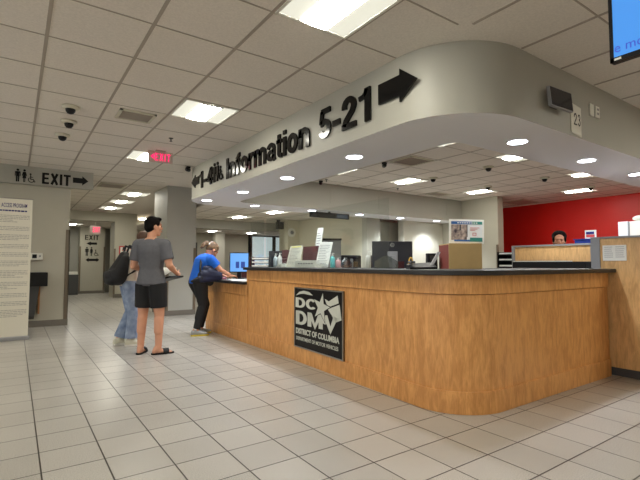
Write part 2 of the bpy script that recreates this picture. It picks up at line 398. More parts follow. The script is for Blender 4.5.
# walls around the service area
struct(bx(9.72, 9.95, 6.3, 8.05, 0, CEIL), 'wall_stub', M_wall)
struct(bx(9.705, 9.72, 6.295, 6.35, 0, 1.58), 'trim_5', M_guard)
struct(bx(8.2, 9.72, 8.0, 8.2, 0, 2.225), 'wall_rear', mat('pale_wall_paint', (196,193,176), .6))
struct(bx(6.97, 7.4, 8.02, 8.2, 0, 2.225).box(7.2, 8.75, 8.55, 8.7, 0, 2.225), 'wall_recess', M_wall)
struct(bx(6.97, 7.1, 8.2, 12.3, 0, 2.4).box(6.58, 6.97, 11.1, 11.3, 0, 2.4), 'wall_side', mat('tan_wall_paint', (204,198,174), .6))
d_ = struct(bx(7.42, 7.80, 8.50, 8.55, 0, 2.05), 'door_1', mat('grey_door', (126,122,108), .5))
bx(7.72, 7.76, 8.47, 8.5, 1.0, 1.06).build('door_handle', M_metal, d_)
# far fascia, far room and its glazed front
struct(bx(3.4, 6.97, 12.3, 12.5, 2.14, CEIL), 'wall_fascia', M_walld)
struct(bx(3.35, 10.4, 18.0, 18.2, 0, CEIL), 'wall_glazing', M_wall)
struct(bx(6.75, 7.15, 17.2, 17.6, 0, CEIL), 'wall_post', mat('white_post_paint', (200,196,184), .6))
struct(bx(3.35,11.95,12.5,18.0,2.4,2.43), 'ceiling_far', M_ceil)
for i, (x0, x1) in enumerate(((8.75, 9.80), (9.95, 11.2))):
    w = struct(bx(x0-.16, x0, 17.9, 18.0, 0, 2.4).box(x1, x1+.05, 17.9, 18.0, 0, 2.4).box(x0, x1, 17.9, 18.0, 2.34, 2.4).box(x0, x1, 17.9, 18.0, 1.34, 1.4).box(x0,x1,17.9,18.0,0,.1), 'window_%d' % (i+1), M_black)
    bx(x0, x1, 17.94, 17.97, .1, 2.34).build('window_pane', M_winlit, w)
struct(bx(5.9, 6.25, 17.97, 18.0, 0, 2.0), 'door_2', mat('dark_door_paint', (60,56,52), .5))
M_fill = mat('added_fill_pane', (230,236,240), .3, emit=(236,242,255), estr=FILL)
for i, y in enumerate((-2.6, .6, 3.8, 7.0)):  # invented windows out of view, added so their glow brightens ceiling and soffit
    w = struct(bx(XW0, XW0+.06, y-1.3, y-1.25, .9, 2.4).box(XW0, XW0+.06, y+1.25, y+1.3, .9, 2.4).box(XW0, XW0+.06, y-1.25, y+1.25, .85, .9).box(XW0, XW0+.06, y-1.25, y+1.25, 2.35, 2.4).box(XW0, XW0+.06, y-.02, y+.02, .9, 2.35), 'window_%d' % (i+3), M_dgrey)
    bx(XW0+.01, XW0+.02, y-1.25, y+1.25, .9, 2.35).build('window_pane', M_fill, w)
# ceiling grid (T-bars)
def grid(x0, x1, y0, y1, gx, gy, z, s=.6096, holes=()):
    mb = MB(); w = .012
    k = math.ceil((x0-gx)/s)
    while gx+k*s < x1:
        x = gx+k*s; mb.box(x-w, x+w, y0, y1, z-.004, z+.002); k += 1
    k = math.ceil((y0-gy)/s)
    while gy+k*s < y1:
        y = gy+k*s; mb.box(x0, x1, y-w*.5, y+w*.5, z-.003, z+.002); k += 1
    return mb
struct(grid(XW0, 2.5, YW0, YW1, .14, 2.505, CEIL).add(*(lambda m: (m.v, m.f))(grid(2.5, XW1, YW0, 1.83, .14, 2.505, CEIL))), 'trim_6', M_tbar, org=(0,0,0))
struct(grid(3.3, XW1, 2.56, 7.34, 6.16, 5.86, CEIL), 'trim_7', M_tbar, org=(0,0,0))
struct(grid(3.4, 7.0, 8.06, 12.3, 5.0, 9.25, 2.4), 'trim_8', M_tbar)
struct(grid(3.4, 11.9, 12.5, 17.9, 5.0, 12.9, 2.4), 'trim_9', M_tbar)

# ------------------------------------------------------------------ luminaires
def make_troffer(loc, label, group, s=.59):
    t = thing('ceiling_troffer', label, 'ceiling light', loc, group); x, y, z = loc; h = s/2
    fr = MB()
    for a in ((-h, h, -h, -h+.02), (-h, h, h-.02, h), (-h, -h+.02, -h, h), (h-.02, h, -h, h)):
        fr.box(x+a[0], x+a[1], y+a[2], y+a[3], z-.012, z-.002)
    fr.build('frame', M_white, t)
    bx(x-h+.02, x+h-.02, y-h+.02, y+h-.02, z-.006, z-.003).build('reflector', M_troff, t)
    b = MB(); n = 8; vs = []; r = .115
    for k, yy in enumerate((y-h+.035, y+h-.035)):
        for i in range(n+1):
            a = PI*i/n; vs.append((x-r*math.cos(a), yy, z-.008-.016*math.sin(a)))
    fs = [[i, i+1, n+2+i, n+1+i] for i in range(n)] + [list(range(n+1)), [n+1+i for i in range(n+1)]]
    b.add(vs, fs, False); b.build('lens', M_lamp, t)
    for yy in (y-h+.03, y+h-.034): MB().box(x-r-.004, x+r+.004, yy, yy+.004, z-.020, z-.007).build('end_plate', M_grey, t)
    return t
G1 = 'square fluorescent lights in the hall ceiling'
tr0 = make_troffer((1.664, 2.20, CEIL), 'largest square ceiling light, cut off by the top edge of the picture', G1)
for x, y, l in ((1.664, 4.638, 'square ceiling light above and left of the Information lettering'),
    (1.664, 7.07, 'square ceiling light partly hidden behind the hanging red EXIT sign'),
    (2.31, 11.1, 'hall ceiling light left of the pillar top, nearest of the far row of three'),
    (2.31, 12.65, 'hall ceiling light in the middle of the far row of three'),
    (2.31, 14.25, 'hall ceiling light nearest the corridor header, last of the far row of three')):
    dup(tr0, (x, y, CEIL), l, G1)
G1b = 'hall ceiling lights out of the picture'
for x, y in ((1.664,-.24),(1.664,-2.68),(-1.99,7.07),(-1.99,4.64),(-1.99,2.2),(-1.99,-.24),(5.32,.4),(8.9,.4),(5.32,-2.2),(-4.0,4.64)):
    dup(tr0, (x, y, CEIL), 'square ceiling light of the hall, outside the picture', G1b)
G2 = 'square fluorescent lights over the service area'
for x, y, l in ((4.66, 6.165, 'service area ceiling light cut diagonally by the soffit, left of the other lights'),
    (6.465, 6.165, 'fully visible square ceiling light in front of the grey fascia, behind the counter'),
    (4.66, 3.80, 'small sliver of ceiling light beside the soffit edge above the ceiling vent'),
    (6.385, 3.70, 'service area ceiling light just left below a round downlight'),
    (8.76, 6.12, 'square ceiling light directly above the end of the grey wall stub'),
    (8.66, 3.727, 'square ceiling light below the soffit near the 23 sign'),
    (10.5, 4.75, 'square ceiling light closest to the red wall')):
    t_ = dup(tr0, (x, y, CEIL), l, G2)
    for c_ in t_.children:
        if c_.name.startswith('lens'): c_.data = c_.data.copy(); c_.data.materials[0] = M_lampin
for x, y, z, l in ((5.3, 9.55, 2.4, 'ceiling light just beyond the far beam, partly hidden by the beam'),
    (5.05, 11.1, 2.4, 'ceiling light beyond the far beam, above the computer clerk area'),
    (6.35, 16.5, 2.4, 'distant ceiling light above the white post, left one'),
    (8.1, 16.6, 2.4, 'distant ceiling light right of the white post'),
    (1.60, 17.35, 2.49, 'corridor ceiling light beyond the header, left of the small exit sign'),
    (3.9, 17.0, CEIL, 'far ceiling light seen between the jamb and the pillar')):
    t_ = dup(tr0, (x, y, z), l, 'square ceiling lights in the far rooms')
    if x > 3:
        for c_ in t_.children:
            if c_.name.startswith('lens'): c_.data = c_.data.copy(); c_.data.materials[0] = M_lampin
def make_down(loc, label, group):
    t = thing('downlight', label, 'downlight', loc, group); x, y, z = loc
    MB().ring(.086,.1,-.006,-.0005, loc).build('trim_ring', M_white, t)
    MB().lathe([(.088,-.003),(.088,-.0015)], loc, 28).build('lens', M_down, t)
    return t
def spot(loc, e, col=(.86,.91,1.)):
    l = bpy.data.lights.new('downlight_lamp', 'SPOT'); l.energy = e; l.color = col; l.spot_size = math.radians(125); l.spot_blend = .6; l.shadow_soft_size = .05
    o = bpy.data.objects.new('downlight_lamp', l); C.objects.link(o); o.location = (loc[0], loc[1], loc[2]-.03); return o
G3 = 'round downlights in the soffit'
dl = [(2.89,3.52,'round downlight in the soffit below the digits of 5-21'), (2.89,4.9,'round downlight in the soffit below the end of Information'),
 (2.89,6.26,'round downlight in the soffit below the start of Information'), (2.75,7.45,'round downlight at the far corner of the soffit beside the pillar'),
 (3.77,7.62,'small downlight in the far beam, leftmost there'), (5.10,7.62,'small downlight in the far beam above the dark hanging screen'),
 (6.40,7.62,'small downlight in the far beam right of the dark hanging screen'), (7.70,7.62,'small downlight in the far beam above the back of the monitor'), (8.95,7.55,'small downlight in the far beam next to the poster'),
 (3.76,2.22,'large round downlight below the rounded soffit corner'), (5.06,2.2,'round downlight below the paper 23 sign'), (6.34,2.18,'round downlight cut by the right picture edge')]
d0 = None
E_SPOT = 60.
for x, y, l in dl:
    p = (x, y, 2.225)
    if d0 is None: d0 = make_down(p, l, G3)
    else: dup(d0, p, l, G3)
    spot(p, E_SPOT*(1.4 if y > 7.5 else 1))

# ------------------------------------------------------------------ pictograms, arrows, letters
def circ(c, r, n=16): return [(c[0]+r*math.cos(2*PI*i/n), c[1]+r*math.sin(2*PI*i/n)) for i in range(n)]
def arrow(mb, fr, L_, H, th, hl=.42, sh=.56, left=False):
    p = [(0, H*(1-sh)/2), (L_*(1-hl), H*(1-sh)/2), (L_*(1-hl), 0), (L_, H/2), (L_*(1-hl), H), (L_*(1-hl), H*(1+sh)/2), (0, H*(1+sh)/2)]
    if left: p = [(L_-a, b) for a, b in p][::-1]
    mb.prism(p, th, fr); return mb
def sub(fr, du, dv, s=1.): return (V(fr[0])+V(fr[1])*du+V(fr[2])*dv, V(fr[1])*s, V(fr[2])*s)
def man_icon(mb, fr, th, woman=False):
    mb.prism(circ((.17, .915), .085), th, fr)
    if woman: p = [(.08,.80),(.26,.80),(.34,.50),(.285,.48),(.25,.6),(.30,.30),(.235,.30),(.235,0),(.18,0),(.18,.30),(.16,.30),(.16,0),(.105,0),(.105,.30),(.04,.30),(.09,.6),(.055,.48),(0,.50)]
    else: p = [(.02,.80),(.32,.80),(.35,.74),(.35,.44),(.30,.44),(.30,.68),(.275,.68),(.275,0),(.185,0),(.185,.42),(.155,.42),(.155,0),(.065,0),(.065,.68),(.04,.68),(.04,.44),(-.01,.44),(-.01,.74)]
    mb.prism(p, th, fr)
def wheel_icon(mb, fr, th):
    mb.prism(circ((.16,.66), .065), th, fr)
    n = 18; R, r = .22, .165; c = (.22,.22)
    out = [(c[0]+R*math.cos(t), c[1]+R*math.sin(t)) for t in [math.radians(130+230*i/n) for i in range(n+1)]]
    inn = [(c[0]+r*math.cos(t), c[1]+r*math.sin(t)) for t in [math.radians(130+230*i/n) for i in range(n+1)]][::-1]
    for k in range(n): mb.prism([out[k], out[k+1], inn[n-k-1], inn[n-k]], th, fr)
    mb.prism([(.13,.58),(.195,.58),(.215,.30),(.37,.29),(.44,.10),(.50,.12),(.49,.06),(.41,.03),(.33,.235),(.145,.235)], th, fr)
    mb.prism([(.19,.47),(.33,.44),(.33,.40),(.19,.42)], th, fr)
def restroom(mb, fr, h, th, gap=.42):
    f = (fr[0], V(fr[1])*h, V(fr[2])*h)
    man_icon(mb, f, th); man_icon(mb, sub(f, gap, 0), th, True); wheel_icon(mb, sub(f, gap*2-.02, 0), th)

# big lettering on the soffit, facing -X : u = -Y, v = +Z
t = thing('overhead_lettering', 'large glossy black direction lettering reading 1-4 Information 5-21 on the curved soffit', 'sign', (2.505, 5.0, 2.3))
XS = 2.503
def frx(y, z, x=XS): return (V((x, y, z)), V((0,-1,0)), V((0,0,1)))
arrow(MB(), frx(7.50, 2.40), .37, .22, .02, hl=.5, sh=.6, left=True).build('left_arrow', M_gloss, t)
def words(body, y0, y1, z0, cap_h, name):
    for c_, m_ in glyphs(body, frx(y0, z0), y0-y1, cap_h, .02): m_.build('hyphen' if c_ == '-' else name, M_gloss, t)
words('1-4', 7.12, 6.52, 2.355, .275, 'digit')
mb = MB(); restroom(mb, frx(6.49, 2.36), .30, .02, .42); mb.build('restroom_symbol', M_gloss, t)
words('Information', 5.97, 3.77, 2.335, .298, 'letter')
words('5-21', 3.60, 2.81, 2.35, .30, 'digit')
arrow(MB(), frx(2.705, 2.395), .43, .275, .02, hl=.42, sh=.62).build('right_arrow', M_gloss, t)

# EXIT bulkhead at the left, facing -Y : u = +X
hd = struct(bx(-5.0, 1.145, 9.0, 9.15, 2.475, CEIL), 'wall_bulkhead', M_soffit)
t = thing('exit_lettering', 'black restroom symbols, EXIT word and arrow on the bulkhead above the banner', 'sign', (.5, 9.0, 2.5))
def fry(x, z, y): return (V((x, y, z)), V((1,0,0)), V((0,0,1)))
Y9 = 8.998; k9 = .984
mb = MB(); restroom(mb, fry(-.045, 2.50, Y9), .22, .006, .43); mb.build('restroom_symbol', M_letter, t)
for c_, m_ in glyphs('EXIT', fry(.345, 2.50, Y9), .435, .195, .006, .11, 1.05): m_.build('letter', M_letter, t)
arrow(MB(), fry(.815, 2.53, Y9), .25, .17, .006, hl=.4, sh=.56).build('arrow', M_letter, t)
# column sign at the end of the corridor
t = thing('column_lettering', 'small black EXIT word, arrows and restroom symbols on the far corridor column', 'sign', (2.37, 18.4, 1.2))
YC = 18.398
for c_, m_ in glyphs('EXIT', fry(2.12, 2.0, YC), .47, .18, .006, .11, .85): m_.build('letter', M_letter, t)
arrow(MB(), fry(2.17, 1.79, YC), .36, .15, .006, left=True).build('left_arrow', M_letter, t)
mb = MB(); restroom(mb, fry(2.14, 1.40, YC), .33, .006, .46); mb.build('restroom_symbol', M_letter, t)
mb = MB(); arrow(mb, fry(2.4, 1.17, YC), .22, .16, .006); arrow(mb, fry(2.16, 1.17, YC), .24, .16, .006, left=True); mb.build('double_arrow', M_letter, t)

# hanging exit signs
def exit_sign(x0, x1, y, z0, z1, label, zt, arrow_=True):
    t = thing('exit_sign', label, 'exit sign', ((x0+x1)/2, y, z0)); h = z1-z0; w = x1-x0
    bx(x0, x1, y-.005, y+.005, z0, z1).build('panel', M_exitp, t)
    bx((x0+x1)/2-.07, (x0+x1)/2+.07, y-.03, y+.03, zt-.012, zt).build('canopy', M_tbar, t)
    if zt-z1 > .013: bx((x0+x1)/2-.006, (x0+x1)/2+.006, y-.006, y+.006, z1, zt-.012).build('stem', M_tbar, t)
    mb = MB()
    for c_, m_ in glyphs('EXIT', fry(x0+w*.27, z0+h*.16, y-.006), w*.64, h*.66, .003, .16, .8): m_.build('letter', M_exit, t)
    if arrow_: mb.prism([(0,h*.25),(-h*.28,0),(0,-h*.25)][::-1], .003, fry(x0+w*.23, z0+h*.5, y-.006))
    if arrow_: mb.build('chevron', M_exit, t)
    return t
exit_sign(1.545, 1.90, 6.62, 2.60, 2.765, 'glowing pink-red EXIT sign hanging from the hall ceiling', CEIL)
exit_sign(1.94, 2.26, 15.70, 2.08, 2.33, 'small pink-red exit sign above the far corridor column', 2.49, False)

# ------------------------------------------------------------------ ceiling bits
def make_dome(loc, label, group, s=1.):
    t = thing('dome_camera', label, 'security camera', loc, group)
    MB().lathe([(.085*s,0),(.085*s,-.018*s),(.07*s,-.032*s),(.0,-.034*s)][::-1][1:], loc, 24).build('housing', M_cream, t)
    MB().lathe([(.012*s,-.085*s),(.03*s,-.078*s),(.046*s,-.055*s),(.05*s,-.03*s)], loc, 20).build('dome', M_black, t)
    return t
G4 = 'dome cameras on the ceilings'
c0 = make_dome((.435, 5.28, CEIL-.003), 'dome security camera at left of the hall, nearest of its row of three', G4)
for x, y, l in ((.47,5.84,'dome security camera at left of the hall, middle of its row of three'), (.455,6.5,'dome security camera at left of the hall, farthest of its row of three'),
    (6.64,4.46,'dome camera right of the sliver of light, under the soffit opening'), (6.62,5.66,'dome camera right next to the fully visible square light'),
    (8.36,4.4,'dome camera between the two lights on the right of the service ceiling'), (8.3,5.6,'dome camera just over the wall stub light'),
    (10.15,4.35,'dome camera overlapping the light nearest the red wall')):
    dup(c0, (x, y, CEIL-.003), l, G4)
def vent(x0, x1, y0, y1, label, z=CEIL):
    t = thing('ceiling_vent', label, 'air vent', ((x0+x1)/2, (y0+y1)/2, z-.005))
    mb = MB()
    for a in ((x0,x1,y0,y0+.03),(x0,x1,y1-.03,y1),(x0,x0+.03,y0,y1),(x1-.03,x1,y0,y1)): mb.box(*a, z-.02, z-.004)
    mb.build('frame', M_cream, t); bx(x0+.03, x1-.03, y0+.03, y1-.03, z-.006, z-.004).build('backing', M_black, t)
    n = int((y1-y0-.06)/.055)
    for i in range(n):
        y = y0+.05+i*.055; m_ = MB(); m_.add([(x0+.03,y,z-.006),(x1-.03,y,z-.006),(x1-.03,y+.012,z-.018),(x0+.03,y+.012,z-.018),(x0+.03,y,z-.009),(x1-.03,y,z-.009),(x1-.03,y+.012,z-.021),(x0+.03,y+.012,z-.021)], [[0,1,2,3],[4,7,6,5],[0,4,5,1],[2,6,7,3],[0,3,7,4],[1,5,6,2]])
        m_.build('slat', M_tbar, t)
    return t
vent(.88, 1.26, 5.02, 5.36, 'small louvred ceiling vent left of the hall light over the lettering')
vent(4.98, 5.5, 4.68, 5.16, 'louvred vent in the service ceiling behind the soffit edge')
vent(8.0, 8.5, 6.75, 7.1, 'louvred vent in the service ceiling left of the light over the wall stub')
vent(10.7, 11.6, 6.2, 6.9, 'louvred ceiling vent reddened by the red wall')
vent(1.4, 1.9, 9.9, 10.4, 'flat ceiling vent beyond the exit bulkhead')
for x, y, l in ((1.66,5.87,'sprinkler head on the ceiling beside the hanging exit sign'), (5.03,7.0,'sprinkler head on the service ceiling by the fascia'), (6.9,6.9,'sprinkler head on the service ceiling near the far beam')):
    t = thing('sprinkler_head', l, 'sprinkler', (x, y, CEIL))
    MB().lathe([(.03,0),(.03,-.006),(.008,-.01),(.008,-.04),(.02,-.042),(.02,-.045)][::-1], (x,y,CEIL-.001), 14).build('body', M_dgrey, t)
def bullet(loc, label):
    t = thing('wall_camera', label, 'security camera', loc); x, y, z = loc
    bx(x-.03, x+.03, y-.03, y+.03, z-.03, z).build('mount', M_black, t)
    MB().cap((x-.04,y-.05,z-.06), .033, (x+.02,y+.03,z-.05), .033).build('housing', M_black, t)
bullet((2.40, 7.42, CEIL-.006), 'small black camera at the far top end of the lettered soffit')
bullet((4.95, 5.25, CEIL-.006), 'small black camera on the service ceiling right of a downlight')
bullet((5.0, 7.15, CEIL-.006), 'small black camera at the left end of the grey fascia')

# outlines of removed frames on the far fascia
for x0, x1, z0, z1, l in ((5.38,5.79,2.36,2.67,'faint square cover plate on the grey fascia, leftmost'), (6.75,7.2,2.35,2.65,'faint square cover plate in the middle of the grey fascia'), (9.1,9.6,2.36,2.68,'faint square cover plate near the right end of the grey fascia')):
    tag(bx(x0, x1, 7.352, 7.36, z0, z1, bev=.003).build('cover_plate', M_soffit), l, 'cover plate', 'cover plates on the grey fascia')

# ------------------------------------------------------------------ items on the front soffit
t = thing('wall_monitor', 'small black display on the right soffit face beside the 23 sign', 'monitor', (3.8, 1.80, 2.38))
R_ = Matrix.Translation((3.665, 1.787, 2.462)) @ Euler((math.radians(-5), 0, math.radians(-3))).to_matrix().to_4x4()
MB().box(-.162, .162, -.018, .010, -.084, .084, R_, bev=.004).build('casing', M_grey, t)
MB().box(-.153, .153, -.022, -.017, -.076, .076, R_).build('screen', M_screen_off, t)
bx(3.60, 3.70, 1.80, 1.838, 2.40, 2.48).build('bracket', M_black, t)
t = thing('number_sign', 'white paper sign with number 23 on the right soffit face', 'sign', (4.05, 1.83, 2.24))
MB().add([(3.955,1.832,2.255),(4.135,1.832,2.235),(4.135,1.832,2.50),(3.955,1.832,2.52),(3.955,1.838,2.255),(4.135,1.838,2.235),(4.135,1.838,2.50),(3.955,1.838,2.52)], [[0,1,2,3],[7,6,5,4],[0,4,5,1],[1,5,6,2],[2,6,7,3],[3,7,4,0]]).build('sheet', M_paper, t)
for c_, m_ in glyphs('23', fry(3.998, 2.325, 1.831), .125, .115, .001, .12, .62): m_.build('digit', M_letter, t)
for x0, x1, l, b_ in ((4.315,4.385,'blank white switch plate on the soffit right of the 23 sign',0), (4.43,4.50,'white outlet plate with two dark sockets on the soffit, rightmost',1)):
    t = thing('wall_plate', l, 'wall plate', ((x0+x1)/2, 1.835, 2.47))
    bx(x0, x1, 1.828, 1.838, 2.475, 2.585, bev=.002).build('plate', M_white, t)
    if b_:
        for z in (2.505, 2.545): bx(x0+.02, x1-.02, 1.825, 1.829, z, z+.02).build('socket', M_grey, t)

# ceiling-hung television, screen towards -X
t = thing('television', 'ceiling hung television with light blue screen in the top right corner', 'television', (2.42, .45, 2.1))
Yt0, Yt1, Zt0, Zt1 = -.22, .922, 2.10, 2.735
bx(2.415, 2.45, Yt0, Yt1, Zt0, Zt1, bev=.006).build('casing', M_black, t)
fr = MB()
fr.box(2.405,2.416,Yt0,Yt1,Zt0,Zt0+.022).box(2.405,2.416,Yt0,Yt1,Zt1-.016,Zt1).box(2.405,2.416,Yt1-.016,Yt1,Zt0,Zt1).box(2.405,2.416,Yt0,Yt0+.016,Zt0,Zt1)
fr.build('bezel', M_black, t)
bx(2.410, 2.4155, Yt0+.016, Yt1-.016, Zt0+.022, Zt1-.016).build('screen', M_tv, t)
mb2 = MB(); mb2.text('e more', .066, (V((2.4095, .904, 2.146)), V((0,-1,0)), V((0,0,1))), .001, sx=.95); mb2.build('caption', M_tvt, t)
bx(2.402, 2.406, .872, .902, 2.105, 2.115).build('badge', M_white, t)
MB().cap((2.47,.35,2.45), .02, (2.47,.35,2.775), .02, flat=True).build('mount_pole', M_black, t)

# ------------------------------------------------------------------ reception counter
def path(off, y_end=7.2, y_start=None, x_end=4.87, r=.42):
    """front outline, offset outwards by off; x=2.68 / y=1.97 faces"""
    x0 = 2.602-off; y0 = 1.965-off; R = r+off; p = []
    p.append((x0+.08, y_end)); p.append((x0+.08, 4.6))
    n = 16
    for i in range(n+1):
        a = PI+PI/2*i/n; p.append((x0+R+R*math.cos(a), y0+R+R*math.sin(a)))
    p.append((x_end, y0)); return p
def wallstrip(outer, inner, z0, z1):
    mb = MB(); n = len(outer)
    vs = [(a,b,z0) for a,b in outer]+[(a,b,z0) for a,b in inner]+[(a,b,z1) for a,b in outer]+[(a,b,z1) for a,b in inner]
    fs = []
    for i in range(n-1):
        fs += [[i,i+1,2*n+i+1,2*n+i],[n+i,3*n+i,3*n+i+1,n+i+1],[2*n+i,2*n+i+1,3*n+i+1,3*n+i],[i,n+i,n+i+1,i+1]]
    fs += [[0,2*n,3*n,n],[n-1,2*n-1,4*n-1,3*n-1]]
    return mb.add(vs, fs)
t = thing('reception_counter', 'long curved maple reception counter with dark top and rounded corner', 'counter', (2.9, 3.5, 0))
YH = 5.60
wallstrip(path(.014, 7.2), path(-.03, 7.2), 0, .165).build('base_band', M_wood, t, bevel=.003)
wallstrip(path(0, YH), path(-.04, YH), .165, .872).build('front_panel', M_wood, t)
wallstrip([(2.68,7.2),(2.68,YH)], [(2.72,7.2),(2.72,YH)], .165, .66).build('front_panel', M_wood, t)
wallstrip(path(.012, YH), path(-.05, YH), .876, 1.016).build('top_band', M_wood, t, bevel=.003)
wallstrip([(2.668,7.2),(2.668,YH)], [(2.73,7.2),(2.73,YH)], .664, .812).build('top_band', M_wood, t, bevel=.003)
wallstrip(path(.075, YH+.02, x_end=4.895), path(-.9, YH+.02, x_end=4.895, r=.93), 1.018, 1.056).build('countertop', M_top, t, bevel=.004)
bx(2.605, 3.55, YH+.02, 7.28, .814, .85, bev=.004).build('low_countertop', M_top, t)
bx(2.70, 3.5, 7.16, 7.2, 0, .814).build('end_panel', M_wood, t)
bx(2.672, 3.5, YH, YH+.03, 0, 1.018).build('end_panel', M_wood, t)
bx(4.83, 4.87, 1.98, 2.7, 0, 1.018).build('end_panel', M_wood, t)
wallstrip([(3.3,5.58),(3.3,2.6),(4.83,2.6)], [(3.34,5.58),(3.34,2.64),(4.83,2.64)], 0, 1.018).build('back_panel', M_wood, t)
# metal framed logo sign on the counter, u=-Y v=+Z
t = thing('logo_sign', 'black and silver square office logo sign mounted on the counter front', 'sign', (2.66, 3.87, .17))
XL = 2.662; y0, y1, z0, z1 = 4.33, 3.415, .165, .835
bx(XL, 2.679, y1, y0, z0, z1).build('panel', M_signblk, t)
f = MB()
for a in ((y1,y0,z0,z0+.012),(y1,y0,z1-.012,z1),(y1,y1+.014,z0,z1),(y0-.014,y0,z0,z1)): f.box(XL-.006, XL+.004, *a)
f.build('frame', M_metal, t)
W_ = y0-y1; H_ = z1-z0
def U(u, v): return (V((XL-.0005, y0-u*W_, z0+v*H_)), V((0,-1,0)), V((0,0,1)))
O_ = U(0,0)
def q(*pts): return [(a*W_, b*H_) for a, b in pts]
def fit_text(mb, body, u0, u1, v0, vh, bold=0, th=.002):
    m2 = MB(); sz = vh*H_/.729
    m2.text(body, sz, ((0,0,0),(1,0,0),(0,1,0)), th, bold=bold)
    mn = min(p.x for p in m2.v); k = (u1-u0)*W_/(max(p.x for p in m2.v)-mn)
    o = U(u0, v0)[0]; m2.v = [o+V((-p.z, -(p.x-mn)*k, p.y)) for p in m2.v]
    mb.add(m2.v, m2.f)
for c_, m_ in glyphs('DMV', (U(.04,.385)[0], V((0,-1,0)), V((0,0,1))), .86*W_, .225*H_, .002, .05, 1.1): m_.build('letter', M_silver, t)
for c_, m_ in glyphs('DC', (U(.03,.665)[0], V((0,-1,0)), V((0,0,1))), .46*W_, .165*H_, .002, .05, 1.1): m_.build('letter', M_silver, t)
mb = MB()
mb.prism(q((.03,.86),(.12,.93),(.22,.955),(.34,.94),(.42,.89),(.33,.895),(.22,.905),(.12,.89)), .002, O_)
# five pointed star leaning right
st = []
for i in range(10):
    a = math.radians(90-12+36*i); r = .20 if i % 2 == 0 else .078; st.append((.595+r*math.cos(a)*.85, .72+r*math.sin(a)*1.15))
mb.build('arch', M_silver, t); mb = MB(); mb.prism(q(*[(.595+(a-.595)*1.16, .72+(b-.72)*1.16) for a, b in st]), .004, O_); so_ = mb.build('star_outline', M_signblk, t)
mb = MB(); mb.prism(q(*st), .0055, O_); mb.build('star', M_silver, so_)
mb = MB()
mb.prism(q((.66,.86),(.74,.83),(.90,.93),(.92,.82),(.74,.745),(.70,.78)), .002, O_)
mb.prism(q((.71,.72),(.74,.72),(.935,.80),(.97,.58),(.86,.53),(.80,.62)), .002, O_)
mb.prism(q((.56,.50),(.66,.60),(.73,.52),(.67,.47)), .0035, O_)
mb.build('flag_swoosh', M_silver, t)
mb = MB(); fit_text(mb, 'DISTRICT OF COLUMBIA', .04, .93, .235, .088, .0025); mb.build('caption', M_silver, t)
mb = MB(); fit_text(mb, 'DEPARTMENT OF MOTOR VEHICLES', .05, .91, .125, .06, .0005)
mb.build('caption', M_silver, t)
t.location.x -= .022; t.location.y -= .025; t.rotation_euler.z = -.035; t.scale = (1,1.045,1)

# clear acrylic guards on the counter
for yA, yB, zb, l in ((3.07, 5.58, 1.056, 'long clear acrylic guard standing along the counter top'), (5.66, 6.09, .853, 'short clear acrylic guard on the low end of the counter')):
    tag(bx(2.947, 2.953, yA, yB, zb, 1.744).build('acrylic_guard', M_glass), l, 'acrylic guard')

# ------------------------------------------------------------------ right side panel, partition, behind
t = thing('side_panel', 'tall maple side panel at the right picture edge with notice taped on', 'partition', (4.93, 1.5, 0))
bx(4.9, 4.96, .9, 2.03, .085, 1.36).build('panel', M_wood2, t)
bx(4.93, 4.96, .9, 2.03, 0, .085).build('toe_kick', M_dgrey, t)
bx(4.89, 4.97, .9, 2.03, 1.36, 1.378).build('cap_rail', M_grey, t)
bx(4.89, 4.99, 2.03, 2.115, 1.06, 1.378).build('corner_post', M_grey, t)
t = thing('paper_notice', 'white paper notice taped to the top of the tall maple panel', 'notice', (4.895, 1.9, 1.13))
bx(4.893, 4.898, 1.795, 2.005, 1.135, 1.29).build('sheet', M_paper, t)
mb = MB()
for i in range(6):
    z = 1.27-i*.02
    for k in range(2):
        ya = 1.99-k*.10; mb.box(4.892, 4.8935, ya-.08+random.random()*.02, ya, z, z+.004)
mb.build('print_lines', M_ink, t)
t = thing('cubicle_partition', 'maple faced cubicle partition with grey frame behind the counter', 'partition', (5.62, 2.9, 0))
bx(5.60, 5.64, 2.32, 3.40, .05, 1.33).build('panel', M_wood2, t)
bx(5.585, 5.655, 2.30, 3.42, 1.33, 1.352).build('top_rail', M_grey, t)
bx(5.585, 5.655, 3.38, 3.42, 0, 1.33).build('end_post', M_grey, t)
bx(5.585, 5.655, 2.30, 2.42, 0, 1.33).build('corner_post', M_grey, t)
t = thing('desk', 'low grey desk behind the counter under the black printer', 'desk', (5.3, 2.9, 0))
bx(5.05, 5.58, 2.2, 3.4, .72, .75).build('desk_top', M_grey, t)
for xx, yy in ((5.08,3.36),(5.54,3.36),(5.08,2.23),(5.54,2.23)): bx(xx-.02, xx+.02, yy-.02, yy+.02, 0, .72).build('leg', M_dgrey, t)
t = thing('printer', 'long low black printer in front of the maple partition', 'printer', (5.42, 2.85, .75))
bx(5.33, 5.54, 2.37, 3.26, .75, 1.132, bev=.012).build('body', M_black, t)
bx(5.34, 5.53, 2.6, 3.25, 1.132, 1.142).build('output_tray', M_paper, t)
t = thing('storage_cabinet', 'grey storage cabinet behind the partitions carrying blue tray and white box', 'cabinet', (6.0, 2.0, 0))
bx(5.68, 6.1, 1.2, 2.68, 0, 1.33).build('body', M_grey, t)
bx(5.675, 5.68, 1.22, 1.9, .05, 1.28).build('door', M_grey, t); bx(5.675, 5.68, 1.94, 2.64, .05, 1.28).build('door', M_grey, t)
t = thing('blue_tray', 'flat blue tray on the cabinet in front of the red wall', 'tray', (5.85, 2.5, 1.33))
bx(5.72, 5.95, 2.33, 2.66, 1.33, 1.40, bev=.01).build('tray', M_blue, t)
bx(5.71, 5.96, 2.32, 2.67, 1.40, 1.412).build('rim', M_blue, t)
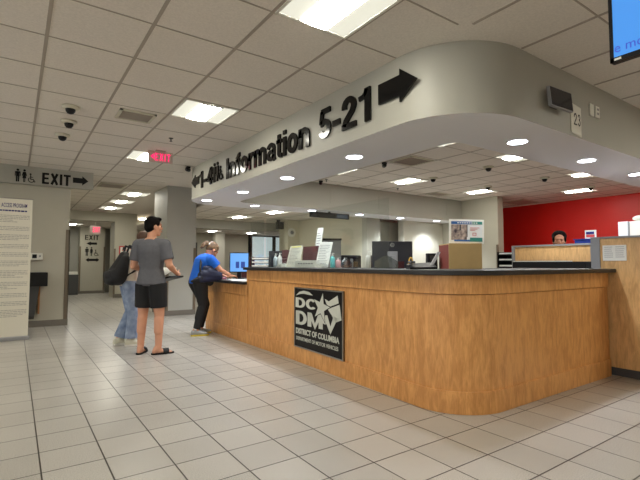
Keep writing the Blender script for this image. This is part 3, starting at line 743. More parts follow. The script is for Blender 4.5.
t = thing('printed_card', 'small white card with blue and red print standing on the blue tray', 'card', (5.75, 2.48, 1.412))
bx(5.745, 5.755, 2.42, 2.545, 1.412, 1.515).build('card', M_paper, t)
bx(5.742, 5.746, 2.435, 2.53, 1.43, 1.46).build('red_print', M_redink, t)
mb = MB(); mb.box(5.742, 5.746, 2.44, 2.53, 1.465, 1.497); mb.build('blue_print', M_navyink, t)
tag(MB().add([(5.72,2.30,1.333),(5.72,2.17,1.333),(5.95,2.17,1.333),(5.95,2.30,1.333),(5.72,2.28,1.35),(5.72,2.175,1.385),(5.95,2.175,1.41),(5.95,2.25,1.36)], [[0,3,2,1],[4,5,6,7],[0,1,5,4],[1,2,6,5],[2,3,7,6],[3,0,4,7]]).build('paper_stack', M_cream), 'loose cream paper stack on the cabinet between blue tray and white box', 'paper stack')
t = thing('white_box', 'large white machine box standing on the cabinet at the right edge', 'box', (5.85, 1.85, 1.33))
bx(5.69, 6.05, 1.5, 2.06, 1.33, 1.583, bev=.01).build('body', M_white, t)
bx(5.685, 6.05, 2.06, 2.16, 1.33, 1.586, bev=.006).build('side_strip', M_pale, t)
bx(5.682, 5.688, 2.045, 2.062, 1.33, 1.583).build('groove', M_grey, t)
m_ = MB(); m_.ell((5.85,1.98,1.625), (.1,.09,.035)).ell((5.85,1.9,1.622), (.08,.1,.028)); 
tag(m_.build('white_cloth', M_paper, voxel=.012, smooth_it=2), 'crumpled white paper lying on top of the white box', 'paper')

# tray rack near the red wall
t = thing('tray_rack', 'black desk trays with papers beyond the poster, against the red wall', 'tray rack', (8.05, 5.05, .75))
for i in range(5):
    z = .80+i*.12; bx(7.9, 8.2, 4.80, 5.14, z, z+.015).build('tray', M_black, t); bx(7.92, 8.18, 4.82, 5.12, z+.015, z+.045).build('papers', M_pale, t)
bx(8.18, 8.2, 4.80, 5.14, .75, 1.34).build('back', M_black, t); bx(7.9,8.2,4.79,4.80,.75,1.34).build('side', M_black, t); bx(7.9,8.2,5.14,5.15,.75,1.34).build('side', M_black, t)
def desk(name, label, x0, x1, y0, y1):
    t = thing(name, label, 'desk', ((x0+x1)/2, (y0+y1)/2, 0))
    bx(x0, x1, y0, y1, .72, .75).build('desk_top', M_grey, t)
    for xx, yy in ((x0+.04,y0+.04),(x1-.04,y0+.04),(x0+.04,y1-.04),(x1-.04,y1-.04)): bx(xx-.02, xx+.02, yy-.02, yy+.02, 0, .72).build('leg', M_dgrey, t)
desk('desk', 'desk under the black trays near the red wall', 7.6, 8.6, 4.4, 5.8)
desk('desk', 'desk directly behind the counter under the back-turned monitor', 3.62, 4.3, 2.95, 6.9)

# ------------------------------------------------------------------ counter items
CT = 1.057
def rot_m(c, az, z=0): return Matrix.Translation((c[0], c[1], z)) @ Matrix.Rotation(az, 4, 'Z')
AZ = -math.radians(34.9)      # objects turned square to the hall diagonal
def monitor_back(c, z0, z1, w, label, desk_z, logo=True, az=AZ):
    t = thing('computer_monitor', label, 'monitor', (c[0], c[1], desk_z)); m = rot_m(c, az)
    MB().box(-w/2, w/2, -.018, .018, z0, z1, m, bev=.008).build('casing', mat('monitor_shell', (34,36,44), .35), t)
    MB().box(-w/2+.012, w/2-.012, .018, .020, z0+.015, z1-.012, m).build('screen', M_screen_off, t)
    MB().box(-.06, .06, -.05, -.018, (z0+z1)/2-.09, (z0+z1)/2+.05, m, bev=.006).box(-.035, .035, -.06, -.03, desk_z+.01, (z0+z1)/2, m, bev=.004).build('stand', M_grey, t)
    MB().box(-.12, .12, -.12, .08, desk_z, desk_z+.015, m, bev=.004).build('foot', M_black, t)
    MB().box(w/2-.012, w/2+.004, -.012, .02, z0, z1, m).build('side_edge', M_white, t)
    if logo:
        mb = MB(); n = 24; zc = z1-.047
        for i in range(n):
            a, b = 2*PI*i/n, 2*PI*(i+1)/n; R1, R2 = .024, .0205
            mb.add([(R1*math.cos(a),-.0195,zc+R1*math.sin(a)),(R1*math.cos(b),-.0195,zc+R1*math.sin(b)),(R2*math.cos(b),-.0195,zc+R2*math.sin(b)),(R2*math.cos(a),-.0195,zc+R2*math.sin(a))], [[0,1,2,3]], mtx=m)
        mb.text('DELL', .017, (m @ V((-.017,-.0185,zc-.006)), m.to_3x3() @ V((1,0,0)), V((0,0,1))), .0015, sx=.85)
        mb.build('logo', M_silver, t)
    return t
monitor_back((3.86, 3.967), 1.03, 1.385, .50, 'back of a black monitor with round logo standing behind the counter', .75)
monitor_back((3.85, 6.72), .98, 1.33, .44, 'dark monitor behind the white pump bottles', .75, False)
# blue lit monitor at the low counter
t = thing('computer_monitor', 'computer monitor with bright blue screen beside the leaning woman', 'monitor', (3.19, 7.02, .851)); m = rot_m((3.19,7.02), AZ)
MB().box(-.17, .17, -.015, .02, .955, 1.30, m, bev=.006).build('casing', M_black, t)
MB().box(-.155, .155, -.018, -.014, .97, 1.285, m).build('screen', M_mon, t)
MB().box(-.06, .0, -.020, -.017, 1.03, 1.14, m).box(.03, .10, -.020, -.017, 1.03, 1.14, m).build('screen_window', M_mond, t)
MB().box(-.03, .03, -.01, .04, .86, 1.0, m).box(-.1, .1, -.06, .1, .851, .862, m).build('stand', M_black, t)
# papers on the low counter
for i, (x, y, rz, mt, l) in enumerate(((2.80,5.85,.2,M_paper,'white form on the low counter, nearest the step'), (2.78,6.15,-.3,M_paper,'white form lying in the middle of the low counter'),
        (2.86,6.45,.5,M_pale,'pale form under the leaning woman\'s hand'), (3.05,6.2,.1,M_paper,'white form at the back of the low counter'))):
    m = rot_m((x,y), rz); tag(MB().box(-.108,.108,-.14,.14,.851,.855+.002*i,m).build('paper_form', mt), l, 'paper', 'forms on the low counter')
tag(MB().box(-.09,.09,-.06,.06,.851,.885, rot_m((2.73,6.74),.4), bev=.006).build('leaflet_bundle', mat('pink_leaflets',(196,96,120),.7,noise=.9,nscale=30,rgb2=(60,110,120))), 'pink and green leaflets by the leaning woman\'s arm', 'leaflets')
# slanted sheets and boards
def sheet(name, pts, mt, label, cat, th=.006, lines=True, head=None):
    """pts: bottom-far, bottom-near, top-near, top-far (world)"""
    a, b, c, d = [V(p) for p in pts]; n = (b-a).cross(d-a).normalized()*th
    t = thing(name, label, cat, (a+b)/2)
    MB().add([a,b,c,d,a+n,b+n,c+n,d+n], [[0,1,2,3],[7,6,5,4],[0,4,5,1],[1,5,6,2],[2,6,7,3],[3,7,4,0]]).build('sheet', mt, t)
    if n.x > 0: n = -n; off = 0
    n1 = n.normalized()*.0012
    # print on the side facing the hall
    face_off = n1 if (b-a).cross(d-a).x < 0 and False else n1
    base = [a,b,c,d] if (b-a).cross(d-a).x > 0 else [a+ (b-a).cross(d-a).normalized()*th, b+(b-a).cross(d-a).normalized()*th, c+(b-a).cross(d-a).normalized()*th, d+(b-a).cross(d-a).normalized()*th]
    A, B, C_, D = base
    def P(u, v): return (A*(1-u)+B*u)*(1-v)+(D*(1-u)+C_*u)*v + n1
    if lines:
        mb = MB()
        for k in range(12):
            v = .86-k*.065; u1 = .9-random.random()*.35
            mb.add([P(.1,v),P(u1,v),P(u1,v+.018),P(.1,v+.018)], [[0,1,2,3]])
        mb.build('print_lines', M_ink, t, fixn=False)
    if head:
        MB().add([P(.12,.92),P(.88,.92),P(.88,.97),P(.12,.97)], [[0,1,2,3]]).build('heading', head, t, fixn=False)
    return t
sheet('brochure_folder', ((3.20,5.565,CT),(3.20,5.30,CT),(3.22,5.33,1.305),(3.22,5.59,1.305)), M_maroon, 'dark maroon folder left of the yellow-headed flyer', 'folder', lines=False)
sheet('flyer', ((3.06,5.21,CT),(3.06,4.85,CT),(3.12,4.87,1.345),(3.12,5.18,1.345)), M_cream, 'cream flyer with yellow heading leaning on the counter', 'flyer', head=M_yellowink)
sheet('brochure_folder', ((3.20,5.02,CT),(3.20,4.60,CT),(3.24,4.62,1.335),(3.24,5.04,1.335)), M_maroon, 'wide maroon display board between the two flyers', 'display board', lines=False)
sheet('flyer', ((3.06,4.49,CT),(3.06,4.23,CT),(3.12,4.205,1.360),(3.12,4.475,1.375)), M_paper, 'large white printed flyer leaning beside the teal bottle', 'flyer')
sheet('flyer', ((3.28,4.88,CT),(3.28,4.74,CT),(3.30,4.65,1.575),(3.30,4.78,1.575)), M_paper, 'narrow tall white flyer rising above the other papers', 'flyer')
t = thing('leaflet_holder', 'low white leaflet holder with small print between the flyers', 'leaflet holder', (3.0, 4.65, CT))
bx(2.985, 3.04, 4.36, 4.86, CT, 1.145, bev=.004).build('tray', M_white, t)
mb = MB()
for i in range(6): mb.box(2.982, 2.985, 4.78-i*.06-.04, 4.78-i*.06, 1.10, 1.112)
mb.build('print_line', M_ink, t)
for x, y, s, l in ((3.02,5.26,.05,'crumpled white paper by the maroon folder'),(3.0,4.28,.045,'small white card pile at the foot of the large flyer')):
    m_ = MB(); m_.box(x-.05, x+.05, y-.07, y+.07, CT, CT+.02, bev=.004).box(x-.04, x+.05, y-.05, y+.05, CT+.02, CT+s, bev=.004)
    tag(m_.build('card_pile', M_paper), l, 'cards')
def pump(x, y, h, r, mt, label, z=CT, group=None):
    t = thing('pump_bottle', label, 'bottle', (x, y, z), group)
    MB().lathe([(r*.9,0),(r,.008),(r,h*.62),(r*.85,h*.72),(r*.4,h*.78),(r*.4,h*.82)], (x,y,z), 20).build('bottle', mt, t)
    mb = MB(); mb.lathe([(r*.45,h*.82),(r*.45,h*.87),(r*.15,h*.88),(r*.15,h*.97),(r*.3,h*.97),(r*.3,h)], (x,y,z), 14).box(x-.008, x+.008, y-r*1.2, y, z+h*.955, z+h*.99)
    mb.build('pump', M_white, t); return t
M_clear = mat('cloudy_plastic', (190,198,200), .2)
pump(3.06, 5.50, .19, .034, M_clear, 'clear sanitizer pump bottle at the step end of the high counter, left one')
pump(3.08, 5.42, .20, .034, M_white, 'white sanitizer pump bottle, right one of the pair')
pump(3.10, 4.19, .17, .028, mat('teal_liquid', (110,190,186), .25), 'teal pump bottle right of the large white flyer')
pump(3.10, 4.08, .12, .030, mat('pink_liquid', (200,150,150), .25), 'pink bottle right of the teal bottle')
pump(3.10, 3.96, .115, .030, M_clear, 'clear bottle right of the pink bottle')
pump(3.12, 3.57, .18, .030, mat('cream_bottle', (214,210,196), .4), 'cream lotion bottle left of the back-turned monitor')
def holder(x, ya, yb, z1, label):
    t = thing('acrylic_holder', label, 'brochure holder', (x, (ya+yb)/2, CT)); g = .003
    mb = MB(); mb.prism([(0,0),(yb-ya,0),(yb-ya,(z1-CT)*.55),((yb-ya)*.6,z1-CT),((yb-ya)*.4,z1-CT),(0,(z1-CT)*.55)], g, (V((x,yb,CT)), V((0,-1,0)), V((0,0,1)))); mb.build('front_plate', M_glass3, t)
    bx(x, x+.08, ya, yb, CT, CT+g).build('base_plate', M_glass3, t)
    bx(x, x+.08, ya, ya+g, CT, CT+.07).build('side_plate', M_glass3, t); bx(x, x+.08, yb-g, yb, CT, CT+.07).build('side_plate', M_glass3, t)
    bx(x+.06, x+.063, (ya+yb)/2-.025, (ya+yb)/2+.02, CT+g, z1).build('card', M_grey, t)
M_glass3 = glass_mat('clear_acrylic_holder', (200,205,210), 1., .22)
holder(3.02, 3.02, 3.36, 1.18, 'clear acrylic brochure holder in front of the back-turned monitor')
holder(3.02, 3.72, 3.90, 1.16, 'small clear acrylic holder left of the cream bottle')
# slanted black phone and scanner on the counter corner
t = thing('desk_phone', 'black desk phone with angled screen between monitor and tan box', 'phone', (2.93, 2.60, CT)); m = rot_m((2.90,2.60), AZ)
MB().add([(-.13,-.07,CT),(.10,-.07,CT),(.10,.09,CT),(-.13,.09,CT),(-.13,-.07,CT+.015),(.10,-.07,CT+.02),(.10,.09,CT+.06),(-.13,.09,CT+.045)], [[0,3,2,1],[4,5,6,7],[0,1,5,4],[1,2,6,5],[2,3,7,6],[3,0,4,7]], mtx=m).build('base', M_black, t)
MB().box(-.12,-.08,-.06,.08,CT+.05,CT+.07, m, bev=.006).build('handset', M_dgrey, t)
MB().add([(.06,.0,CT+.03),(.085,.0,CT+.03),(.165,.04,CT+.15),(.14,.04,CT+.15),(.06,.03,CT+.03),(.085,.03,CT+.03),(.165,.07,CT+.15),(.14,.07,CT+.15)], [[0,1,2,3],[7,6,5,4],[0,4,5,1],[1,5,6,2],[2,6,7,3],[3,7,4,0]], mtx=m).build('arm', M_grey, t)
t = thing('label_printer', 'small black boxy device left of the tan box', 'device', (3.27, 2.85, CT)); m = rot_m((3.30,2.90), AZ)
MB().box(-.01,.085,-.04,.05,CT,1.205, m, bev=.006).build('body', M_black, t); MB().box(.01,.07,-.042,-.039,1.12,1.18, m).build('panel', M_screen_off, t)
t = thing('cord_loop', 'yellow curved cord loop beside the back-turned monitor', 'cord', (3.05, 2.90, CT)); 
pts = [rot_m((2.99,2.86),AZ) @ V((.035+.022*math.cos(a), .06, CT+.03+.075*max(0,math.sin(a)))) for a in [PI*k/10 for k in range(11)]]
MB().tube(pts, .006).build('cord', mat('yellow_cord', (222,178,60), .5), t)
# tan box and poster
t = thing('tan_box', 'tan fronted box with red-brown side standing on the counter', 'box', (3.458, 2.647, CT)); m = rot_m((3.458,2.647), -math.radians(33.7)); mr = m
MB().box(-.152,.152,-.155,-.145,CT,1.29, m).box(-.152,.152,-.145,.155,1.28,1.29, m).build('front', M_tan, t)
MB().box(-.152,-.142,-.145,.155,CT,1.28, m).build('side', M_brick, t); MB().box(.142,.152,-.145,.155,CT,1.28, m).build('side', M_brick, t)
MB().box(-.142,.142,.145,.155,CT,1.28, m).build('back', M_tan, t)
t = thing('framed_poster', 'white framed poster with teal bands and photo on the tan box', 'poster', (3.44, 2.58, 1.292)); m = rot_m((3.425,2.565), -math.radians(31)) @ Matrix.Rotation(math.radians(.8),4,'Y')
Z0 = 1.292
MB().box(-.165,.165,-.006,.006,Z0,Z0+.225, m).build('frame', M_white, t)
def pp(x0,x1,z0,z1,name,mt,k=1): MB().box(x0,x1,-.006-.001*k,-.006,Z0+z0,Z0+z1, m).build(name, mt, t)
pp(-.148,.148,.018,.205,'sheet',M_pale)
pp(-.148,.05,.178,.205,'blue_band',M_bluep,2); pp(.05,.148,.178,.205,'green_band',M_tealp,2)
pp(-.148,.0,.032,.175,'photo',M_photo,2)
pp(-.12,.03,.018,.034,'blue_band',M_bluep,3); pp(.03,.148,.018,.055,'green_band',M_tealp,3)
mb = MB()
for k in range(9): mb.box(-.09+k*.022,-.09+k*.022+.014,-.0085,-.008,Z0+.187,Z0+.196, m)
mb.build('title_marks', M_white, t)
mb = MB()
for k in range(3): mb.box(.03,.12-.02*k,-.0085,-.007,Z0+.145-.012*k,Z0+.149-.012*k, m)
for a in ((.055,.09,.072,.076),(.055,.09,.096,.10),(.055,.059,.072,.1),(.086,.09,.072,.1)): mb.box(a[0],a[1],-.0085,-.007,Z0+a[2],Z0+a[3], m)
mb.build('print_marks', M_redink, t)
MB().box(.0,.006,-.01,-.006,Z0+.06,Z0+.175, m).box(-.07,-.055,-.0095,-.006,Z0+.12,Z0+.175, m).build('photo_figures', M_dgrey, t)
# stacked trays by the step, screens, hanging display
t = thing('letter_trays', 'stack of black letter trays with white papers at the step end of the counter', 'letter trays', (2.83, 5.48, CT)); m = rot_m((2.785,5.44), AZ)
for i in range(3):
    z = CT+i*.05; MB().box(-.12,.12,-.04,.09,z,z+.008, m).build('tray', M_black, t); MB().box(-.11,.11,-.045,.085,z+.009,z+.028, m).build('papers', M_white, t)
MB().box(-.127,-.12,-.04,.09,CT,CT+.15, m).build('side', M_black, t); MB().box(.12,.127,-.04,.09,CT,CT+.15, m).build('side', M_black, t)
t = thing('privacy_screen', 'grey desk screen with black frame behind the bottles', 'desk screen', (4.05, 5.5, .75)); m = rot_m((4.06,5.5), AZ)
MB().box(-.14,.14,-.01,.01,.75,1.47, m).build('panel', M_grey, t)
MB().box(-.17,.15,-.016,.016,1.47,1.50, m).box(-.17,-.14,-.016,.016,.75,1.47, m).build('frame', M_black, t)
t = thing('hanging_display', 'dark flat display hanging under the far beam', 'display', (5.8, 7.5, 2.05))
bx(5.02, 6.05, 7.55, 7.60, 2.085, 2.20, bev=.005).build('casing', M_black, t)
bx(5.7, 6.0, 7.545, 7.551, 2.10, 2.185).build('screen', mat('dim_blue_screen', (70,84,104), .2), t)
bx(5.5,5.54,7.56,7.59,2.2,2.225).build('bracket', M_black, t)
t = thing('wall_clock', 'round white clock on the tan wall behind the service area', 'clock', (6.72, 11.07, 1.95))
mm = Matrix.Translation((6.70, 11.098, 2.03)) @ Matrix.Rotation(PI/2, 4, 'X')
MB().lathe([(.13,0),(.13,.03),(.11,.035)], n=28, mtx=mm).build('face', M_white, t); MB().lathe([(.06,.036),(.06,.038)], n=20, mtx=mm).build('centre', M_grey, t)
t = thing('wall_speaker', 'small black speaker high on the wall left of the clock', 'speaker', (6.35, 11.05, 2.13))
bx(6.25, 6.44, 11.1, 11.25, 2.12, 2.33, bev=.01).build('body', M_black, t); bx(6.3,6.4,11.25,11.28,2.2,2.4).build('bracket', M_black, t)

# office chairs
def chair(x, y, label, mt, h=1.2, rz=0):
    t = thing('office_chair', label, 'chair', (x, y, 0), 'office chairs behind the counter')
    def T(v): return (x+v[0], y+v[1], v[2])
    m = Matrix.Translation((x,y,0))
    MB().box(-.24,.24,-.23,.23,.44,.52, m, bev=.03).build('seat', mt, t)
    MB().box(-.22,.22,.20,.27,.62,h, m, bev=.03).build('backrest', mt, t)
    MB().box(-.03,.03,.18,.22,.42,.75, m).build('back_bar', M_black, t)
    MB().cap(T((0,0,.1)), .025, T((0,0,.44)), .025, flat=True).build('gas_lift', M_black, t)
    for k in range(5):
        a = 2*PI*k/5; MB().cap(T((0,0,.11)), .022, T((.28*math.cos(a),.28*math.sin(a),.07)), .016).build('leg', M_black, t)
        MB().cap(T((.28*math.cos(a)-.015*math.sin(a),.28*math.sin(a)+.015*math.cos(a),.03)), .029, T((.28*math.cos(a)+.015*math.sin(a),.28*math.sin(a)-.015*math.cos(a),.03)), .029).build('caster', M_black, t)
    return t
c1 = chair(4.95, 5.9, 'black office chair behind the bottles and the monitor', M_black, 1.26)
dup(c1, (5.55, 5.9, 0), 'black office chair just left of the back-turned monitor', 'office chairs behind the counter')
chair(4.5, 9.3, 'maroon high-backed chair between blue monitor and letter trays', M_maroon, 1.27)
# ------------------------------------------------------------------ left wall items
t = thing('pull_up_banner', 'white pull-up banner with blue ACCESS PROGRAM heading at the left edge', 'banner', (-.24, 7.75, 0))
bx(-.66, .19, 7.78, 7.786, .05, 2.05).build('sheet', mat('banner_vinyl', (214,209,192), .5), t)
bx(-.68, .21, 7.70, 7.86, 0, .05, bev=.01).build('base', M_grey, t)
bx(-.67, .20, 7.775, 7.79, 2.05, 2.065).build('top_bar', M_metal, t)
MB().cap((-.2,7.81,.05), .008, (-.2,7.81,2.05), .008, flat=True).build('pole', M_metal, t)
mb = MB(); mb.text('ACCESS PROGRAM', .085, fry(-.185, 1.925, 7.779), .001, bold=.0006, sx=.43); mb.build('heading', M_navyink, t)
mb = MB()
x = -.62
while x < .12:
    w = .012+random.random()*.03; mb.box(x, x+w, 7.778, 7.7795, 1.865, 1.885); x += w+.007
mb.build('subheading', M_navyink, t)
mb = MB(); z = 1.80
while z > .35:
    for r in range(random.choice((3,4,5))):
        x = -.62; end = .155 if r < 3 else -.1+random.random()*.2
        while x < end:
            w = .012+random.random()*.04; mb.box(x, min(x+w,.16), 7.778, 7.7795, z, z+.009); x += w+.008
        z -= .023
    z -= .05
mb.build('body_text', mat('banner_grey_ink',(158,154,146),.8), t)
mb = MB(); mb.box(-.30,-.155,7.778,7.7795,.17,.19).box(-.30,-.155,7.778,7.7795,.21,.24).box(-.30,-.155,7.778,7.7795,.26,.275); mb.build('red_mark', M_redink, t)
t = thing('drinking_fountain', 'dark wall mounted drinking fountain beside the banner', 'drinking fountain', (.28, 9.0, .2))
bx(.0, .47, 8.78, 9.15, .72, .955, bev=.01).build('basin', M_black, t)
MB().add([(.02,9.15,.14),(.30,9.15,.14),(.30,9.0,.2),(.02,9.0,.2),(.02,9.15,.72),(.36,9.15,.72),(.36,8.85,.72),(.02,8.85,.72)], [[0,3,2,1],[4,5,6,7],[0,1,5,4],[1,2,6,5],[2,3,7,6],[3,0,4,7]]).build('lower_body', M_dgrey, t)
bx(.35, .375, 9.0, 9.14, .24, .72).build('side_strip', mat('orange_brown_strip', (150,100,50), .5), t)
t = thing('wall_dispenser', 'small white wall dispenser with dark window above the fountain', 'dispenser', (.3, 9.1, 1.15))
bx(.17, .40, 9.08, 9.15, 1.17, 1.29, bev=.012).build('body', M_white, t)
bx(.245, .31, 9.07, 9.081, 1.20, 1.265).build('window', M_black, t); bx(.345,.37,9.07,9.081,1.22,1.25).build('button', M_grey, t)
t = thing('wall_notice', 'white notice with red border on the jamb behind the backpack', 'notice', (2.99, 15.59, 1.36))
bx(2.80, 3.18, 15.58, 15.598, 1.36, 1.69).build('border', M_redink, t); bx(2.84, 3.14, 15.57, 15.58, 1.40, 1.65).build('sheet', M_paper, t)
mb = MB()
for k in range(4): mb.box(2.88,3.1,15.566,15.57,1.43+k*.05,1.45+k*.05)
mb.build('print_lines', M_redink, t)
t = thing('waste_bin', 'dark bin with white top in the far corridor', 'bin', (1.68, 18.0, 0))
bx(1.48, 1.88, 17.8, 18.2, 0, .72, bev=.01).build('body', M_dgrey, t); bx(1.5, 1.86, 17.82, 18.18, .72, .82, bev=.01).build('lid', M_white, t)

# ------------------------------------------------------------------ people
M_skin = mat('skin_light', (206,150,120), .55, noise=.06, nscale=12)
M_skin2 = mat('skin_tan', (190,132,100), .55)
M_hair = mat('dark_hair', (13,10,9), .8, bump=.4, bscale=60, spec=.12)
M_hairb = mat('brown_hair', (92,62,42), .6, noise=.4, nscale=40, stretch=(1,1,.2))
M_hairl = mat('light_brown_hair', (140,108,74), .6, noise=.5, nscale=40, rgb2=(72,52,36))
M_tee = mat('heather_grey_cotton', (94,94,99), .9, noise=.12, nscale=30, bump=.3, bscale=14)
M_short = mat('black_cotton', (17,17,19), .85, bump=.3, bscale=12)
M_denim = mat('washed_denim', (158,172,194), .85, noise=.45, nscale=11, rgb2=(104,122,152), bump=.3, bscale=14)
M_creamtop = mat('cream_knit', (206,196,180), .9, bump=.2, bscale=30)
M_bluetee = mat('royal_blue_cotton', (16,96,200), .85, bump=.3, bscale=14)
M_legg = mat('black_leggings', (14,14,17), .7)
M_navy = mat('navy_nylon', (27,34,66), .6, noise=.4, nscale=8, bump=.5, bscale=12)
M_bag = mat('black_nylon', (14,14,16), .7, bump=.4, bscale=16)
M_sock = mat('white_sock', (220,218,210), .8)
M_shoew = mat('white_shoe', (214,212,190), .6)
M_shoey = mat('yellow_sole', (196,176,60), .6)
M_shoeg = mat('grey_knit_shoe', (150,152,150), .7)
M_lip = mat('lips', (170,96,86), .5)
M_eye = mat('eye_dark', (30,24,20), .2)

def lerp(a, b, t): return V(a)*(1-t)+V(b)*t
def torso(mb, pel, waist, chest, neck, side, g, o=0., shsl=True, z_low=None):
    """elliptical rings along pelvis-waist-chest-neck; side = unit right vector; g = girth factor; o = cloth offset"""
    pel, waist, chest, neck, side = map(V, (pel, waist, chest, neck, side))
    ups = [(waist-pel).normalized(), (chest-pel).normalized(), (neck-waist).normalized(), (neck-chest).normalized()]
    def ring(c, up, rx, ry):
        s = side.normalized(); f = up.cross(s).normalized(); return (c, s*(rx*g+o), f*(ry*g+o))
    low = pel-(waist-pel).normalized()*.07
    R = [ring(low, ups[0], .150, .105), ring(pel, ups[0], .168, .118), ring(lerp(pel, waist, .55), ups[0], .158, .110), ring(waist, ups[1], .142, .104),
         ring(lerp(waist, chest, .5), ups[1], .156, .112), ring(chest, ups[2], .176, .122), ring(lerp(chest, neck, .45), ups[2], .178, .108), ring(lerp(chest, neck, .72), ups[3], .150, .085),
         ring(lerp(chest, neck, .92), ups[3], .085, .064), ring(neck, ups[3], .060, .058)]
    mb.loft(R, 24)
def hand(mb, wrist, d, palm, thumb_side, s=1., curl=.5):
    """d: finger direction, palm: direction the palm faces, thumb_side: towards the thumb"""
    w = V(wrist); d = V(d).normalized(); pn = V(palm); pn = (pn-d*pn.dot(d)).normalized(); ts = V(thumb_side); ts = (ts-d*ts.dot(d)-pn*ts.dot(pn)).normalized()
    mb.loft([(w-d*.01, ts*.026*s, pn*.019*s), (w+d*.03*s, ts*.034*s, pn*.016*s), (w+d*.075*s, ts*.040*s, pn*.014*s), (w+d*.09*s, ts*.036*s, pn*.011*s)], 14)
    for k, (off, L_) in enumerate(((.029,.072),(.010,.080),(-.010,.074),(-.029,.058))):
        p = w+d*.082*s+ts*off*s; dd = d.copy(); r = .0088*s
        for j, fr_ in enumerate((.45,.3,.25)):
            ax = dd.cross(pn).normalized(); dd = (Matrix.Rotation(curl*(.7 if j == 0 else 1.), 3, ax) @ dd).normalized()
            q_ = p+dd*L_*fr_*s; mb.cap(p, r, q_, r*.92, 8); p = q_; r *= .92
    p = w+d*.022*s+ts*.030*s; dd = (d*.6+ts*.75+pn*.25).normalized(); q_ = p+dd*.036*s; mb.cap(p, .012*s, q_, .0105*s, 8)
    dd = (d*.9+ts*.25+pn*.3).normalized(); mb.cap(q_, .0105*s, q_+dd*.034*s, .009*s, 8)
def head(mb, m, s=1.):
    E_ = lambda c, r: mb.ell((0,0,0), r, m @ Matrix.Translation(V(c)))
    E_((0,-.012,.03), (.075*s,.096*s,.094*s)); E_((0,.022,-.03), (.060*s,.068*s,.085*s)); E_((0,.058,-.088), (.030*s,.028*s,.026*s)); E_((0,-.02,-.04),(.058,.06,.06))
    mb.cap(m @ V((0,.088,.018)), .009, m @ V((0,.103,-.018)), .0125, 10); E_((0,.082,.03), (.045,.014,.012)); E_((0,.088,-.052), (.026,.012,.012))
    for x in (-1, 1): E_((x*.074,-.004,-.008), (.010,.021,.033)); E_((x*.04,.055,-.02),(.026,.03,.028))
def face_bits(m, par):
    a = MB(); a.ell((0,0,0), (.022,.006,.008), m @ Matrix.Translation((0,.098,-.054))); a.build('mouth', M_lip, par)
    for x in (-1, 1):
        MB().ell((0,0,0), (.009,.006,.005), m @ Matrix.Translation((x*.030,.084,.006))).build('eye', M_eye, par)
